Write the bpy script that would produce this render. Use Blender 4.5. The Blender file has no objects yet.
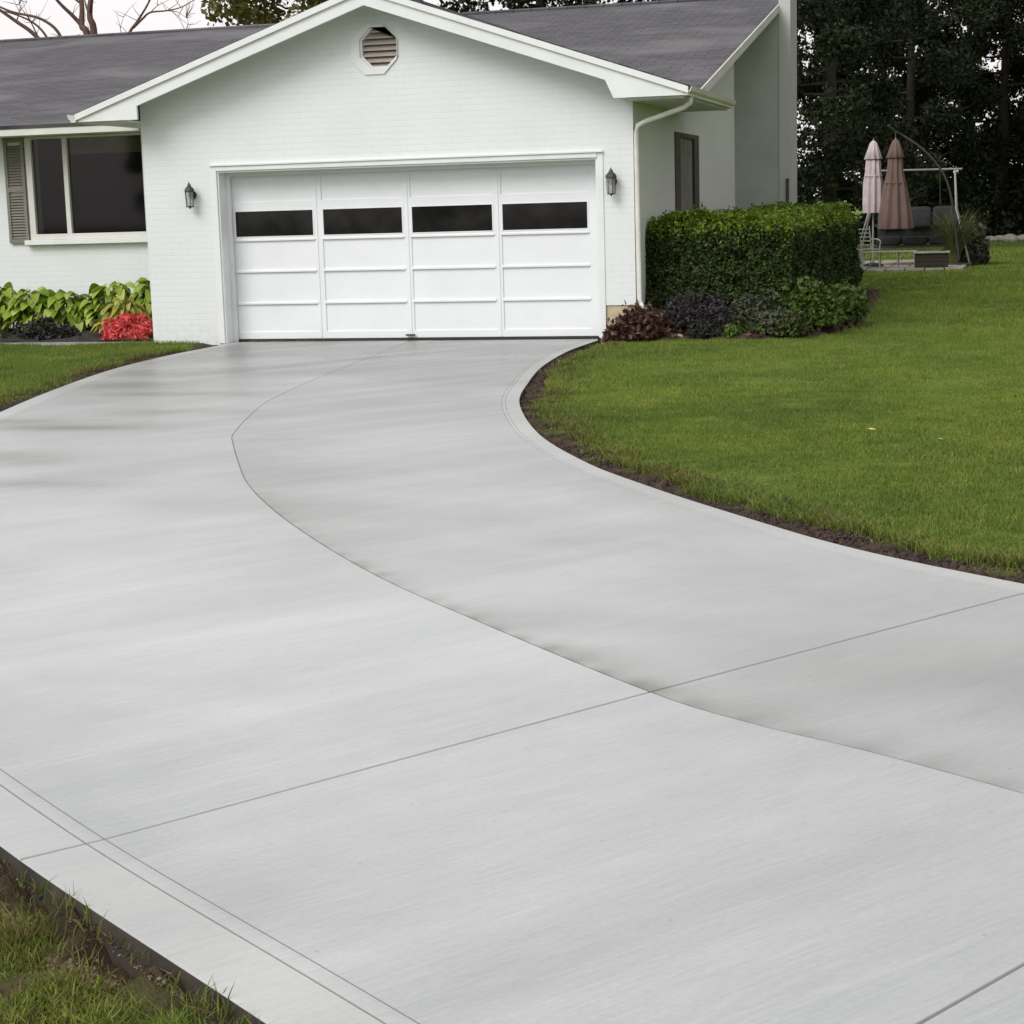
import bpy, bmesh, math, random
import numpy as np
from mathutils import Vector, Matrix, noise
from mathutils.geometry import tessellate_polygon
PI = math.pi
random.seed(7); rng = np.random.default_rng(7)
S = bpy.context.scene
C = S.collection

# ------------------------------------------------------------------ camera
CAM = dict(f=1812.026, yaw=-0.2746482, pitch=0.1649279, roll=0.028553, loc=(9.944388, -21.784992, 1.599802))
def make_camera():
    cd = bpy.data.cameras.new('camera'); o = bpy.data.objects.new('camera', cd); C.objects.link(o)
    y, p, ro = CAM['yaw'], CAM['pitch'], CAM['roll']
    F = Vector((math.sin(y)*math.cos(p), math.cos(y)*math.cos(p), -math.sin(p)))
    r = Vector((math.cos(y), -math.sin(y), 0)); u = r.cross(F)
    r2 = math.cos(ro)*r - math.sin(ro)*u; u2 = math.cos(ro)*u + math.sin(ro)*r
    m = Matrix(((r2.x, u2.x, -F.x), (r2.y, u2.y, -F.y), (r2.z, u2.z, -F.z)))
    o.matrix_world = Matrix.Translation(CAM['loc']) @ m.to_4x4()
    cd.sensor_width = 36; cd.lens = CAM['f']/1024*36; cd.clip_end = 3000; cd.clip_start = .1
    S.camera = o
make_camera()

# ------------------------------------------------------------------ materials
def ramp(nt, fac, stops):
    n = nt.nodes.new('ShaderNodeValToRGB'); e = n.color_ramp.elements
    while len(e) < len(stops): e.new(.5)
    for k, (p, c) in enumerate(stops):
        e[k].position = p; e[k].color = (c[0], c[1], c[2], 1) if hasattr(c, '__len__') else (c, c, c, 1)
    nt.links.new(fac, n.inputs[0]); return n.outputs[0]
def tex_noise(nt, vec, scale, detail=4, rough=.55, dist=0):
    n = nt.nodes.new('ShaderNodeTexNoise'); n.inputs['Scale'].default_value = scale
    n.inputs['Detail'].default_value = detail; n.inputs['Roughness'].default_value = rough; n.inputs['Distortion'].default_value = dist
    if vec: nt.links.new(vec, n.inputs['Vector'])
    return n.outputs['Fac']
def coords(nt, scale=(1,1,1), rot=(0,0,0), which='Object'):
    t = nt.nodes.new('ShaderNodeTexCoord'); m = nt.nodes.new('ShaderNodeMapping')
    m.inputs['Scale'].default_value = scale; m.inputs['Rotation'].default_value = rot
    nt.links.new(t.outputs[which], m.inputs[0]); return m.outputs[0]
def mixc(nt, f, a, b, mode='MIX'):
    n = nt.nodes.new('ShaderNodeMix'); n.data_type = 'RGBA'; n.blend_type = mode
    for sock, v in ((n.inputs[0], f), (n.inputs[6], a), (n.inputs[7], b)):
        if isinstance(v, bpy.types.NodeSocket): nt.links.new(v, sock)
        elif hasattr(v, '__len__'): sock.default_value = (*v, 1)
        else: sock.default_value = v if sock == n.inputs[0] else (v, v, v, 1)
    return n.outputs[2]
def mathn(nt, op, a, b=0, clamp=False):
    n = nt.nodes.new('ShaderNodeMath'); n.operation = op; n.use_clamp = clamp
    for k, v in enumerate((a, b)):
        if isinstance(v, bpy.types.NodeSocket): nt.links.new(v, n.inputs[k])
        else: n.inputs[k].default_value = v
    return n.outputs[0]
def bump(nt, bsdf, h, strength=.3, dist=.01):
    b = nt.nodes.new('ShaderNodeBump'); b.inputs['Strength'].default_value = strength; b.inputs['Distance'].default_value = dist
    nt.links.new(h, b.inputs['Height']); nt.links.new(b.outputs[0], bsdf.inputs['Normal'])
def newmat(name):
    m = bpy.data.materials.new(name); m.use_nodes = True
    return m, m.node_tree, m.node_tree.nodes['Principled BSDF']
def simple(name, col, rough=.6, var=.15, scale=6, metal=0, bmp=0, spec=.5, bscale=40):
    m, nt, b = newmat(name); v = coords(nt)
    f = tex_noise(nt, v, scale)
    lo = tuple(c*(1-var) for c in col); hi = tuple(min(1, c*(1+var)) for c in col)
    nt.links.new(ramp(nt, f, [(.3, lo), (.7, hi)]), b.inputs['Base Color'])
    b.inputs['Roughness'].default_value = rough; b.inputs['Metallic'].default_value = metal
    b.inputs['Specular IOR Level'].default_value = spec
    if bmp: bump(nt, b, tex_noise(nt, v, bscale), bmp)
    return m
def leafmat(name, cols, rough=.55, trans=.0, spec=.3):
    m, nt, b = newmat(name)
    g = nt.nodes.new('ShaderNodeNewGeometry')
    nt.links.new(ramp(nt, g.outputs['Random Per Island'], [(k/(len(cols)-1), c) for k, c in enumerate(cols)]), b.inputs['Base Color'])
    b.inputs['Roughness'].default_value = rough; b.inputs['Specular IOR Level'].default_value = spec
    if trans:
        t = nt.nodes.new('ShaderNodeBsdfTranslucent'); mx = nt.nodes.new('ShaderNodeMixShader'); mx.inputs[0].default_value = trans
        nt.links.new(b.inputs['Base Color'].links[0].from_socket, t.inputs[0])
        nt.links.new(b.outputs[0], mx.inputs[1]); nt.links.new(t.outputs[0], mx.inputs[2])
        nt.links.new(mx.outputs[0], nt.nodes['Material Output'].inputs[0])
    return m
def brick_paint(name, axis, col=(.755,.795,.80)):
    """white painted brick; axis 0: wall in XZ, 1: wall in YZ"""
    m, nt, b = newmat(name)
    t = nt.nodes.new('ShaderNodeTexCoord'); s = nt.nodes.new('ShaderNodeSeparateXYZ'); c = nt.nodes.new('ShaderNodeCombineXYZ')
    nt.links.new(t.outputs['Object'], s.inputs[0]); nt.links.new(s.outputs[axis], c.inputs[0]); nt.links.new(s.outputs[2], c.inputs[1])
    br = nt.nodes.new('ShaderNodeTexBrick'); nt.links.new(c.outputs[0], br.inputs['Vector'])
    br.inputs['Scale'].default_value = 1; br.inputs['Brick Width'].default_value = .235; br.inputs['Row Height'].default_value = .076
    br.inputs['Mortar Size'].default_value = .006; br.inputs['Mortar Smooth'].default_value = .35
    n1 = tex_noise(nt, c.outputs[0], 1.3); n2 = tex_noise(nt, c.outputs[0], 60, 3)
    base = ramp(nt, n1, [(.3, tuple(x*.95 for x in col)), (.7, col)])
    pat = ramp(nt, tex_noise(nt, c.outputs[0], 2.2, 3), [(.42, 0), (.62, 1)])
    mort = mathn(nt, 'MULTIPLY', br.outputs['Fac'], mathn(nt, 'MULTIPLY_ADD', pat, .5))
    nd = mort.node; nd.inputs[1].default_value
    base2 = mixc(nt, mort, base, tuple(x*.90 for x in col))
    sp = tex_noise(nt, c.outputs[0], 9, 5, .7); hz = ramp(nt, mathn(nt, 'MULTIPLY', s.outputs[2], 1.6), [(.02, 1), (.5, 0)])
    base2 = mixc(nt, mathn(nt, 'MULTIPLY', hz, ramp(nt, sp, [(.45, 0), (.7, .35)])), base2, (.42,.38,.31))
    nt.links.new(base2, b.inputs['Base Color'])
    b.inputs['Roughness'].default_value = .55
    h = mathn(nt, 'ADD', mathn(nt, 'MULTIPLY', br.outputs['Fac'], -1.0), mathn(nt, 'MULTIPLY', n2, .5))
    bump(nt, b, h, .26, .005)
    return m
M = {}
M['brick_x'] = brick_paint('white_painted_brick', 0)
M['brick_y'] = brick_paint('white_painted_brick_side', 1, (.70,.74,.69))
M['chim'] = brick_paint('grey_white_painted_brick', 1, (.50,.52,.49))  # one even tone, greyer than the house walls
M['eave_shade'] = simple('grey_green_eave_shade', (.40,.45,.40), .6, .08, 2)  # darker paint tone stands in for roof overhang shade on the chimney
M['trim'] = simple('white_trim_paint', (.76,.79,.785), .45, .04, 3)
M['trim_warm'] = simple('cream_trim_paint', (.66,.66,.62), .5, .06, 3)
M['door'] = simple('white_garage_door_paint', (.78,.81,.83), .4, .03, 2)
M['door_dark'] = simple('rubber_seal', (.03,.03,.03), .7, .1)
M['gutter'] = simple('white_gutter_metal', (.70,.70,.65), .4, .08, 5)
M['found'] = simple('tan_foundation', (.50,.42,.28), .85, .15, 8, bmp=.3)
M['slat'] = simple('taupe_slat_paint', (.47,.42,.37), .6, .1, 8)
M['shutter'] = simple('grey_brown_shutter', (.20,.19,.165), .6, .12, 5)
M['dark_frame'] = simple('dark_brown_frame', (.06,.055,.045), .6, .15, 5)
M['blind'] = simple('olive_roller_blind', (.42,.36,.18), .8, .2, 5)
M['curtain'] = simple('beige_curtain', (.40,.39,.37), .9, .15, 5)
M['bronze'] = simple('weathered_bronze', (.055,.055,.05), .5, .3, 30, metal=.4)
M['int'] = simple('dark_interior', (.006,.0055,.006), .9, .2, 2)
M['pvc'] = simple('white_powder_coat', (.30,.30,.27), .5, .1, 6)
M['umb_light'] = simple('pale_striped_canvas', (.50,.43,.43), .9, .15, 5)
M['umb_brown'] = simple('dusty_brown_canvas', (.15,.10,.085), .9, .12, 4)
M['greybar'] = simple('grey_metal_tube', (.22,.22,.20), .5, .1, 6)
M['cushion'] = simple('charcoal_cushion', (.026,.028,.03), .85, .25, 4)
M['wood'] = simple('dark_stained_wood', (.026,.018,.012), .8, .3, 8)
M['rock'] = simple('pale_rock', (.28,.27,.23), .9, .3, 6, bmp=.5, bscale=10)
M['bark'] = simple('dark_bark', (.035,.03,.024), .95, .4, 6, bmp=.8, bscale=12)
M['bark_red'] = simple('reddish_bark', (.10,.055,.042), .9, .3, 6, bmp=.6, bscale=14)
M['stone'] = simple('grey_stone', (.30,.30,.28), .9, .2, 9, bmp=.3)

def glassmat():
    m, nt, b = newmat('dark_window_glass')
    v = coords(nt); f = tex_noise(nt, v, 3, 3)
    nt.links.new(ramp(nt, f, [(.35, (.006,.006,.006)), (.7, (.02,.02,.018))]), b.inputs['Base Color'])
    b.inputs['Roughness'].default_value = .06; b.inputs['Specular IOR Level'].default_value = .25
    return m
M['glass'] = glassmat()
def clearglass(tint=.6):
    m, nt, b = newmat('tinted_pane')
    tr = nt.nodes.new('ShaderNodeBsdfTransparent'); tr.inputs[0].default_value = (tint,tint,tint*.97,1)
    g = nt.nodes.new('ShaderNodeBsdfGlossy'); g.inputs['Roughness'].default_value = .04; g.inputs[0].default_value = (.8,.8,.8,1)
    mx = nt.nodes.new('ShaderNodeMixShader'); mx.inputs[0].default_value = .025
    nt.links.new(tr.outputs[0], mx.inputs[1]); nt.links.new(g.outputs[0], mx.inputs[2]); nt.links.new(mx.outputs[0], nt.nodes['Material Output'].inputs[0])
    return m
M['pane'] = clearglass(); M['pane_clear'] = clearglass(.88)

def shinglemat():
    m, nt, b = newmat('asphalt_shingles')
    v = coords(nt)
    br = nt.nodes.new('ShaderNodeTexBrick'); nt.links.new(v, br.inputs['Vector'])
    br.inputs['Scale'].default_value = 1; br.inputs['Brick Width'].default_value = .33; br.inputs['Row Height'].default_value = .14
    br.inputs['Mortar Size'].default_value = .012; br.inputs['Mortar Smooth'].default_value = .5; br.inputs['Bias'].default_value = .0
    br.inputs['Color1'].default_value = (.060,.060,.065,1); br.inputs['Color2'].default_value = (.094,.094,.100,1); br.inputs['Mortar'].default_value = (.035,.033,.034,1)
    big = tex_noise(nt, coords(nt, (.55,.85,1)), .62, 4, .55, .4)
    worn = mixc(nt, ramp(nt, big, [(.5, 0), (.64, .75)]), br.outputs['Color'], (.150,.150,.146))
    fine = tex_noise(nt, v, 90, 3, .7)
    col = mixc(nt, .55, worn, ramp(nt, fine, [(.3, .35), (.7, 1.0)]), 'MULTIPLY')
    col = mixc(nt, 1.0, col, (1.18,1.19,1.24), 'MULTIPLY')
    nt.links.new(col, b.inputs['Base Color']); b.inputs['Roughness'].default_value = .85
    bump(nt, b, mathn(nt, 'ADD', mathn(nt, 'MULTIPLY', br.outputs['Fac'], -1.5), fine), .6, .012)
    return m
M['shingle'] = shinglemat()

def concretemat():
    m, nt, b = newmat('broom_finished_concrete')
    ang = math.radians(53.1)            # joints run along (.6,.8)
    v = coords(nt)
    vb = coords(nt, (1,1,1), (0,0,-ang))
    # streaks along the broom direction
    t = nt.nodes.new('ShaderNodeMapping'); t.inputs['Scale'].default_value = (.22,1.6,1); nt.links.new(vb, t.inputs[0])
    streak = tex_noise(nt, t.outputs[0], 1.2, 5, .6)
    t2 = nt.nodes.new('ShaderNodeMapping'); t2.inputs['Scale'].default_value = (2.6,48,1); nt.links.new(vb, t2.inputs[0])
    broom = tex_noise(nt, t2.outputs[0], 1.8, 4, .65)
    blotch = tex_noise(nt, v, .42, 5, .6, .3)
    t3 = nt.nodes.new('ShaderNodeMapping'); t3.inputs['Scale'].default_value = (.5,.9,1); t3.inputs['Location'].default_value = (3.3,1.7,0); nt.links.new(v, t3.inputs[0])
    wet = tex_noise(nt, t3.outputs[0], .9, 5, .55, .5)
    at = nt.nodes.new('ShaderNodeAttribute'); at.attribute_name = 'damp'
    fine = tex_noise(nt, v, 55, 4, .7)
    base = ramp(nt, streak, [(.28, (.395,.422,.420)), (.5, (.436,.460,.458)), (.72, (.495,.517,.515))])
    base = mixc(nt, 1.0, base, ramp(nt, blotch, [(.30, (.78,.79,.79)), (.48, (.93,.935,.93)), (.65, (1.06,1.06,1.06))]), 'MULTIPLY')
    base = mixc(nt, .5, base, ramp(nt, broom, [(.25, .76), (.75, 1.16)]), 'MULTIPLY')
    base = mixc(nt, .6, base, ramp(nt, fine, [(.25, .84), (.75, 1.1)]), 'MULTIPLY')
    scuff = tex_noise(nt, t2.outputs[0], .5, 6, .75, .2)
    base = mixc(nt, ramp(nt, scuff, [(.58, 0), (.74, .32)]), base, (.66,.68,.67))
    # dark pin holes
    vo = nt.nodes.new('ShaderNodeTexVoronoi'); vo.inputs['Scale'].default_value = 7; nt.links.new(v, vo.inputs['Vector'])
    base = mixc(nt, ramp(nt, vo.outputs['Distance'], [(.03, .45), (.06, 0)]), base, (.26,.25,.22))
    dampf = mathn(nt, 'MULTIPLY', at.outputs['Fac'], ramp(nt, wet, [(.30, .35), (.62, 1.0)]), True)
    base = mixc(nt, dampf, base, (.163,.166,.158))
    as_ = nt.nodes.new('ShaderNodeAttribute'); as_.attribute_name = 'stain'
    base = mixc(nt, mathn(nt, 'MULTIPLY', as_.outputs['Fac'], ramp(nt, tex_noise(nt, v, 5, 5, .7), [(.3, .45), (.6, .95)])), base, (.17,.168,.14))
    ab = nt.nodes.new('ShaderNodeAttribute'); ab.attribute_name = 'band'
    base = mixc(nt, mathn(nt, 'MULTIPLY', ab.outputs['Fac'], .16), base, (.63,.64,.615))
    ag = nt.nodes.new('ShaderNodeAttribute'); ag.attribute_name = 'groove'
    base = mixc(nt, mathn(nt, 'MULTIPLY', ag.outputs['Fac'], .75), base, (.13,.125,.11))
    nt.links.new(base, b.inputs['Base Color'])
    r = mathn(nt, 'SUBTRACT', ramp(nt, streak, [(.3, .50), (.7, .34)]), mathn(nt, 'MULTIPLY', dampf, .15))
    nt.links.new(r, b.inputs['Roughness']); b.inputs['Specular IOR Level'].default_value = .55
    h = mathn(nt, 'ADD', mathn(nt, 'MULTIPLY', broom, 1.0), mathn(nt, 'MULTIPLY', fine, .5))
    bump(nt, b, h, .17, .004)
    return m
M['concrete'] = concretemat()
M['slabside'] = simple('soil_stained_slab_side', (.045,.036,.028), .9, .45, 5, bmp=.4, bscale=18)

def groundmat():
    m, nt, b = newmat('lawn_and_soil')
    v = coords(nt)
    at = nt.nodes.new('ShaderNodeAttribute'); at.attribute_name = 'soil'
    n1 = tex_noise(nt, v, .35, 5, .6); n2 = tex_noise(nt, v, 14, 5, .7); n3 = tex_noise(nt, v, 2.2, 4, .6)
    g = ramp(nt, n1, [(.3, (.085,.14,.02)), (.5, (.13,.195,.03)), (.72, (.18,.235,.045))])
    g = mixc(nt, ramp(nt, n3, [(.5, 0), (.75, .5)]), g, (.07,.12,.008))
    g = mixc(nt, .7, g, ramp(nt, n2, [(.25, .45), (.75, 1.3)]), 'MULTIPLY')
    so = ramp(nt, tex_noise(nt, v, 9, 5, .7), [(.25, (.018,.012,.009)), (.55, (.060,.040,.028)), (.8, (.12,.085,.055))])
    nt.links.new(mixc(nt, at.outputs['Fac'], g, so), b.inputs['Base Color'])
    b.inputs['Roughness'].default_value = .95; b.inputs['Specular IOR Level'].default_value = .15
    bump(nt, b, mathn(nt, 'ADD', n2, tex_noise(nt, v, 45, 4, .7)), .8, .03)
    return m
M['ground'] = groundmat()
M['mulch'] = simple('dark_mulch', (.030,.024,.020), .95, .6, 25, bmp=1.0, bscale=40)
M['paver'] = simple('pale_paver', (.27,.26,.21), .9, .25, 5, bmp=.4)
GR = [(.10,.165,.026), (.15,.225,.036), (.195,.27,.050), (.125,.195,.030), (.28,.30,.10)]
M['grass'] = leafmat('grass_blades', GR, .75, .3, .1)
def vary(m, scale, lo, hi):
    nt = m.node_tree; b = nt.nodes['Principled BSDF']; src = b.inputs['Base Color'].links[0].from_socket
    f = tex_noise(nt, coords(nt), scale, 4, .6)
    out = mixc(nt, 1.0, src, ramp(nt, f, [(.32, lo), (.68, hi)]), 'MULTIPLY')
    for l in [l for l in nt.links if l.from_socket == src and l.to_node.type in ('BSDF_PRINCIPLED', 'BSDF_TRANSLUCENT')]:
        t = l.to_socket; nt.links.new(out, t)
vary(M['grass'], .55, (.78,.86,.95), (1.34,1.22,1.15))
vary(M['grass'], 3.2, (.72,.80,.8), (1.18,1.12,1.2))
M['grass_dry'] = leafmat('dry_grass_blades', [(.06,.09,.01), (.11,.12,.02), (.20,.16,.05), (.07,.10,.015), (.26,.20,.08)], .7, .2)
M['clod'] = leafmat('soil_clods', [(.018,.012,.011), (.042,.028,.024), (.075,.050,.040), (.030,.020,.017)], .95)
M['clod_dry'] = leafmat('dry_soil_crumbs', [(.13,.10,.065), (.20,.16,.10), (.09,.07,.045), (.26,.21,.14)], .95)
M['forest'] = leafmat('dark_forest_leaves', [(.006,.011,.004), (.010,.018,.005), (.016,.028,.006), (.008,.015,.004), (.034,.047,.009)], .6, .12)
M['autumn'] = leafmat('yellowing_leaves', [(.05,.065,.010), (.09,.095,.016), (.16,.14,.03), (.04,.055,.012)], .6, .3)
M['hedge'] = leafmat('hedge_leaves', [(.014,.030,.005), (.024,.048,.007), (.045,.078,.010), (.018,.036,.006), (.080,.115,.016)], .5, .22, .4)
M['hedge_top'] = leafmat('top_lit_hedge_leaves', [(.07,.13,.008), (.13,.20,.012), (.20,.28,.02), (.05,.10,.008)], .5, .25, .4)  # lighter leaf colour stands for light falling on the hedge top
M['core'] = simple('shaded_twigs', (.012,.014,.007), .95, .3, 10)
M['hosta'] = leafmat('hosta_leaves', [(.11,.19,.012), (.22,.33,.02), (.34,.44,.05), (.15,.25,.015), (.46,.52,.14), (.25,.36,.03)], .45, .25, .5)
M['gold'] = leafmat('golden_leaves', [(.30,.33,.03), (.42,.38,.06), (.18,.25,.03), (.50,.44,.15)], .5, .25)
M['red'] = leafmat('coral_red_petals', [(.66,.07,.10), (.78,.14,.11), (.55,.045,.09), (.82,.24,.17)], .6, .2)
M['purple'] = leafmat('purple_grey_leaves', [(.030,.024,.028), (.05,.042,.045), (.022,.020,.020), (.07,.065,.062)], .6, .1)
M['greygreen'] = leafmat('grey_green_leaves', [(.05,.06,.035), (.08,.09,.055), (.035,.05,.02)], .6, .1)
M['lime'] = leafmat('fresh_green_leaves', [(.05,.10,.010), (.085,.15,.018), (.12,.19,.03), (.04,.075,.01)], .55, .2)
M['olive'] = leafmat('olive_leaves', [(.03,.045,.012), (.055,.075,.018), (.08,.10,.03), (.025,.035,.012)], .6, .15)
M['bedgreen'] = leafmat('mid_green_leaves', [(.035,.075,.010), (.06,.11,.015), (.09,.15,.025), (.03,.055,.01)], .55, .2)
M['dark_low'] = leafmat('blackish_leaves', [(.018,.018,.016), (.035,.036,.030), (.05,.052,.045)], .7, .05)
M['maroon'] = leafmat('maroon_leaves', [(.045,.017,.014), (.08,.03,.024), (.12,.06,.045), (.035,.018,.014), (.17,.11,.08)], .6, .1)
M['pampas'] = leafmat('pale_grass_leaves', [(.07,.09,.02), (.13,.14,.05), (.05,.07,.012), (.20,.20,.11)], .6, .2)
M['yellow'] = simple('yellow_leaf', (.55,.50,.15), .6, .1)

# ------------------------------------------------------------------ mesh helpers
def tag(o, label=None, cat=None, group=None, kind=None):
    if label: o['label'] = label
    if cat: o['category'] = cat
    if group: o['group'] = group
    if kind: o['kind'] = kind
    return o
def empty(name, loc=(0,0,0), rz=0, **k):
    o = bpy.data.objects.new(name, None); C.objects.link(o); o.location = loc; o.rotation_euler = (0,0,rz)
    o.empty_display_size = .2
    return tag(o, **k)
class MB:
    def __init__(s): s.v = []; s.f = []; s.mi = []; s.cur = 0
    def add(s, vs, fs):
        b = len(s.v); s.v += [tuple(v) for v in vs]; s.f += [tuple(b+i for i in f) for f in fs]; s.mi += [s.cur]*len(fs)
    def box(s, x0, x1, y0, y1, z0, z1):
        s.add([(x0,y0,z0),(x1,y0,z0),(x1,y1,z0),(x0,y1,z0),(x0,y0,z1),(x1,y0,z1),(x1,y1,z1),(x0,y1,z1)],
              [(0,3,2,1),(4,5,6,7),(0,1,5,4),(1,2,6,5),(2,3,7,6),(3,0,4,7)])
    def hexa(s, p):   # 8 corners, bottom ring then top ring
        s.add(p, [(0,3,2,1),(4,5,6,7),(0,1,5,4),(1,2,6,5),(2,3,7,6),(3,0,4,7)])
    def tube(s, pts, rad, n=8, cap=True):
        pts = [Vector(p) for p in pts]
        if not hasattr(rad, '__len__'): rad = [rad]*len(pts)
        rings = []; up = Vector((.13,.31,.94)).normalized()
        for i, p in enumerate(pts):
            d = (pts[min(i+1,len(pts)-1)]-pts[max(i-1,0)]).normalized()
            a = d.cross(up)
            if a.length < .1: a = d.cross(Vector((1,0,0)))
            a.normalize(); b = d.cross(a)
            rings.append([p+rad[i]*(math.cos(2*PI*k/n)*a+math.sin(2*PI*k/n)*b) for k in range(n)])
        vs = [v for r in rings for v in r]; fs = []
        for i in range(len(pts)-1):
            for k in range(n):
                fs.append((i*n+k, i*n+(k+1)%n, (i+1)*n+(k+1)%n, (i+1)*n+k))
        if cap: fs += [tuple(range(n))[::-1], tuple((len(pts)-1)*n+k for k in range(n))]
        s.add(vs, fs)
    def prism(s, loops, axis, a, b):
        """loops: outer + holes in 2D; axis 'y': (x,z) extruded over y; 'x': (y,z) extruded over x"""
        P = (lambda q, t: (q[0], t, q[1])) if axis == 'y' else (lambda q, t: (t, q[0], q[1]))
        flat = [q for l in loops for q in l]
        tris = tessellate_polygon([[Vector((q[0], q[1], 0)) for q in l] for l in loops])
        n = len(flat)
        vs = [P(q, a) for q in flat]+[P(q, b) for q in flat]
        fs = [tuple(t) for t in tris]+[tuple(n+i for i in t)[::-1] for t in tris]
        o = 0
        for l in loops:
            k = len(l)
            for i in range(k): fs.append((o+i, o+(i+1)%k, n+o+(i+1)%k, n+o+i))
            o += k
        s.add(vs, fs)
    def build(s, name, mat, parent=None, smooth=False, bevel=0, **k):
        me = bpy.data.meshes.new(name); me.from_pydata(s.v, [], s.f)
        mats = mat if isinstance(mat, (list, tuple)) else [mat]
        for m_ in mats: me.materials.append(m_)
        if len(mats) > 1: me.polygons.foreach_set('material_index', s.mi)
        bm = bmesh.new(); bm.from_mesh(me); bmesh.ops.recalc_face_normals(bm, faces=bm.faces)
        bm.to_mesh(me); bm.free()
        if smooth: me.polygons.foreach_set('use_smooth', [True]*len(me.polygons))
        me.update()
        o = bpy.data.objects.new(name, me); C.objects.link(o)
        if parent: o.parent = parent; o.matrix_parent_inverse = Matrix.Translation(parent.location).inverted() if parent.type == 'EMPTY' and not any(parent.rotation_euler) else Matrix()
        if bevel:
            bv = o.modifiers.new('bevel', 'BEVEL'); bv.width = bevel; bv.segments = 2; bv.limit_method = 'ANGLE'
        return tag(o, **k)
def raw(name, V, Fq, mat, parent=None, loopn=4, **k):
    """numpy verts (n,3) and faces (m,loopn)"""
    me = bpy.data.meshes.new(name); V = np.asarray(V, np.float32); Fq = np.asarray(Fq, np.int32)
    me.vertices.add(len(V)); me.vertices.foreach_set('co', V.ravel())
    me.loops.add(Fq.size); me.loops.foreach_set('vertex_index', Fq.ravel())
    me.polygons.add(len(Fq)); me.polygons.foreach_set('loop_start', np.arange(len(Fq), dtype=np.int32)*loopn)
    me.polygons.foreach_set('loop_total', np.full(len(Fq), loopn, np.int32))
    me.materials.append(mat); me.polygons.foreach_set('use_smooth', [False]*len(Fq)); me.update(); me.validate()
    o = bpy.data.objects.new(name, me); C.objects.link(o)
    if parent: o.parent = parent
    return tag(o, **k)
def unit(a): return a/np.linalg.norm(a, axis=1, keepdims=True).clip(1e-6)
def leaf_quads(P, size, elong=1.6, nbias=None, jitter=.35, r=rng):
    """one folded-diamond leaf per point, random facing (biased by nbias)"""
    n = len(P); N = r.normal(size=(n,3))
    if nbias is not None: N = N*.8+nbias
    N = unit(N); A = unit(np.cross(N, r.normal(size=(n,3)))); B = np.cross(N, A)
    s = size*(1+jitter*r.uniform(-1,1,n))[:,None]
    a = A*s*.5*elong; b = B*s*.5
    V = np.stack([P-a, P-b*.9-N*s*.12, P+a, P+b*.9-N*s*.12], 1).reshape(-1,3)
    F = np.arange(4*n).reshape(n,4)
    return V, F
def curve(pts, n=40):
    """catmull-rom, densely sampled"""
    P = [np.array(p, float) for p in pts]; P = [2*P[0]-P[1]]+P+[2*P[-1]-P[-2]]; out = []
    for i in range(1, len(P)-2):
        for k in range(n):
            t = k/n; a, b, c, d = P[i-1:i+3]
            out.append(.5*((2*b)+(c-a)*t+(2*a-5*b+4*c-d)*t*t+(3*b-a-3*c+d)*t**3))
    out.append(P[-2]); return np.array(out)
def inpoly(x, y, poly):
    r_ = np.zeros(x.shape, bool); j = len(poly)-1
    for i in range(len(poly)):
        xi, yi = poly[i]; xj, yj = poly[j]
        c = ((yi > y) != (yj > y)) & (x < (xj-xi)*(y-yi)/(yj-yi+1e-12)+xi)
        r_ ^= c; j = i
    return r_
def near(x, y, crv):
    """distance to a densely sampled polyline"""
    d = np.full(x.shape, 1e9)
    for q in crv: d = np.minimum(d, (x-q[0])**2+(y-q[1])**2)
    return np.sqrt(d)
def vnoise(x, y, s, seed=0):
    """cheap smooth value noise"""
    g = np.random.default_rng(seed).uniform(-1, 1, (64,64))
    u = x*s; v = y*s; i = np.floor(u).astype(int); j = np.floor(v).astype(int); fu = u-i; fv = v-j
    fu = fu*fu*(3-2*fu); fv = fv*fv*(3-2*fv)
    G = lambda a, b: g[a % 64, b % 64]
    return (G(i,j)*(1-fu)+G(i+1,j)*fu)*(1-fv)+(G(i,j+1)*(1-fu)+G(i+1,j+1)*fu)*fv

# ------------------------------------------------------------------ driveway
Lc = curve([(-.02,.16),(.08,-.6),(.13,-2.03),(.37,-3.87),(.92,-6.12),(1.45,-7.91),(2.3,-10.6),(3.55,-13.3),(5.05,-15.45),(6.3,-16.82),(7.37,-17.76),(8.56,-18.66),(10.2,-19.9),(14,-22.8),(22,-28.8)])
Rc = curve([(4.99,.16),(4.98,-.5),(5.01,-1.8),(5.20,-3.6),(5.5,-5.3),(5.9,-7.1),(6.60,-9.15),(7.28,-10.58),(7.84,-11.48),(8.5,-12.42),(9.21,-13.34),(10.05,-14.12),(11.45,-15.3),(13.6,-17.0),(24.5,-25.2)])
Cc = curve([(2.5,.16),(2.64,-.9),(2.93,-3.0),(3.2,-4.9),(3.4,-6.1),(3.62,-7.2),(3.97,-8.4),(4.30,-9.40),(4.42,-9.66),(4.96,-10.77),(5.5,-11.81),(6.23,-12.97),(7.13,-14.2),(7.92,-15.1),(8.78,-16.01),(9.19,-16.34),(9.98,-16.87),(13,-19.2),(23.2,-26.9)])
def anchored(crv, anchors, nseg):
    idx = [0]
    for a in anchors: idx.append(int(np.argmin(((crv-np.array(a))**2).sum(1))))
    idx.append(len(crv)-1); out = []
    for k in range(len(idx)-1):
        seg = crv[idx[k]:idx[k+1]+1]; L = np.r_[0, np.cumsum(np.linalg.norm(np.diff(seg, axis=0), axis=1))]
        t = nseg[k]*L[-1]; out.append(np.stack([np.interp(t, L, seg[:,0]), np.interp(t, L, seg[:,1])], 1))
    return np.concatenate(out)
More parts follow.
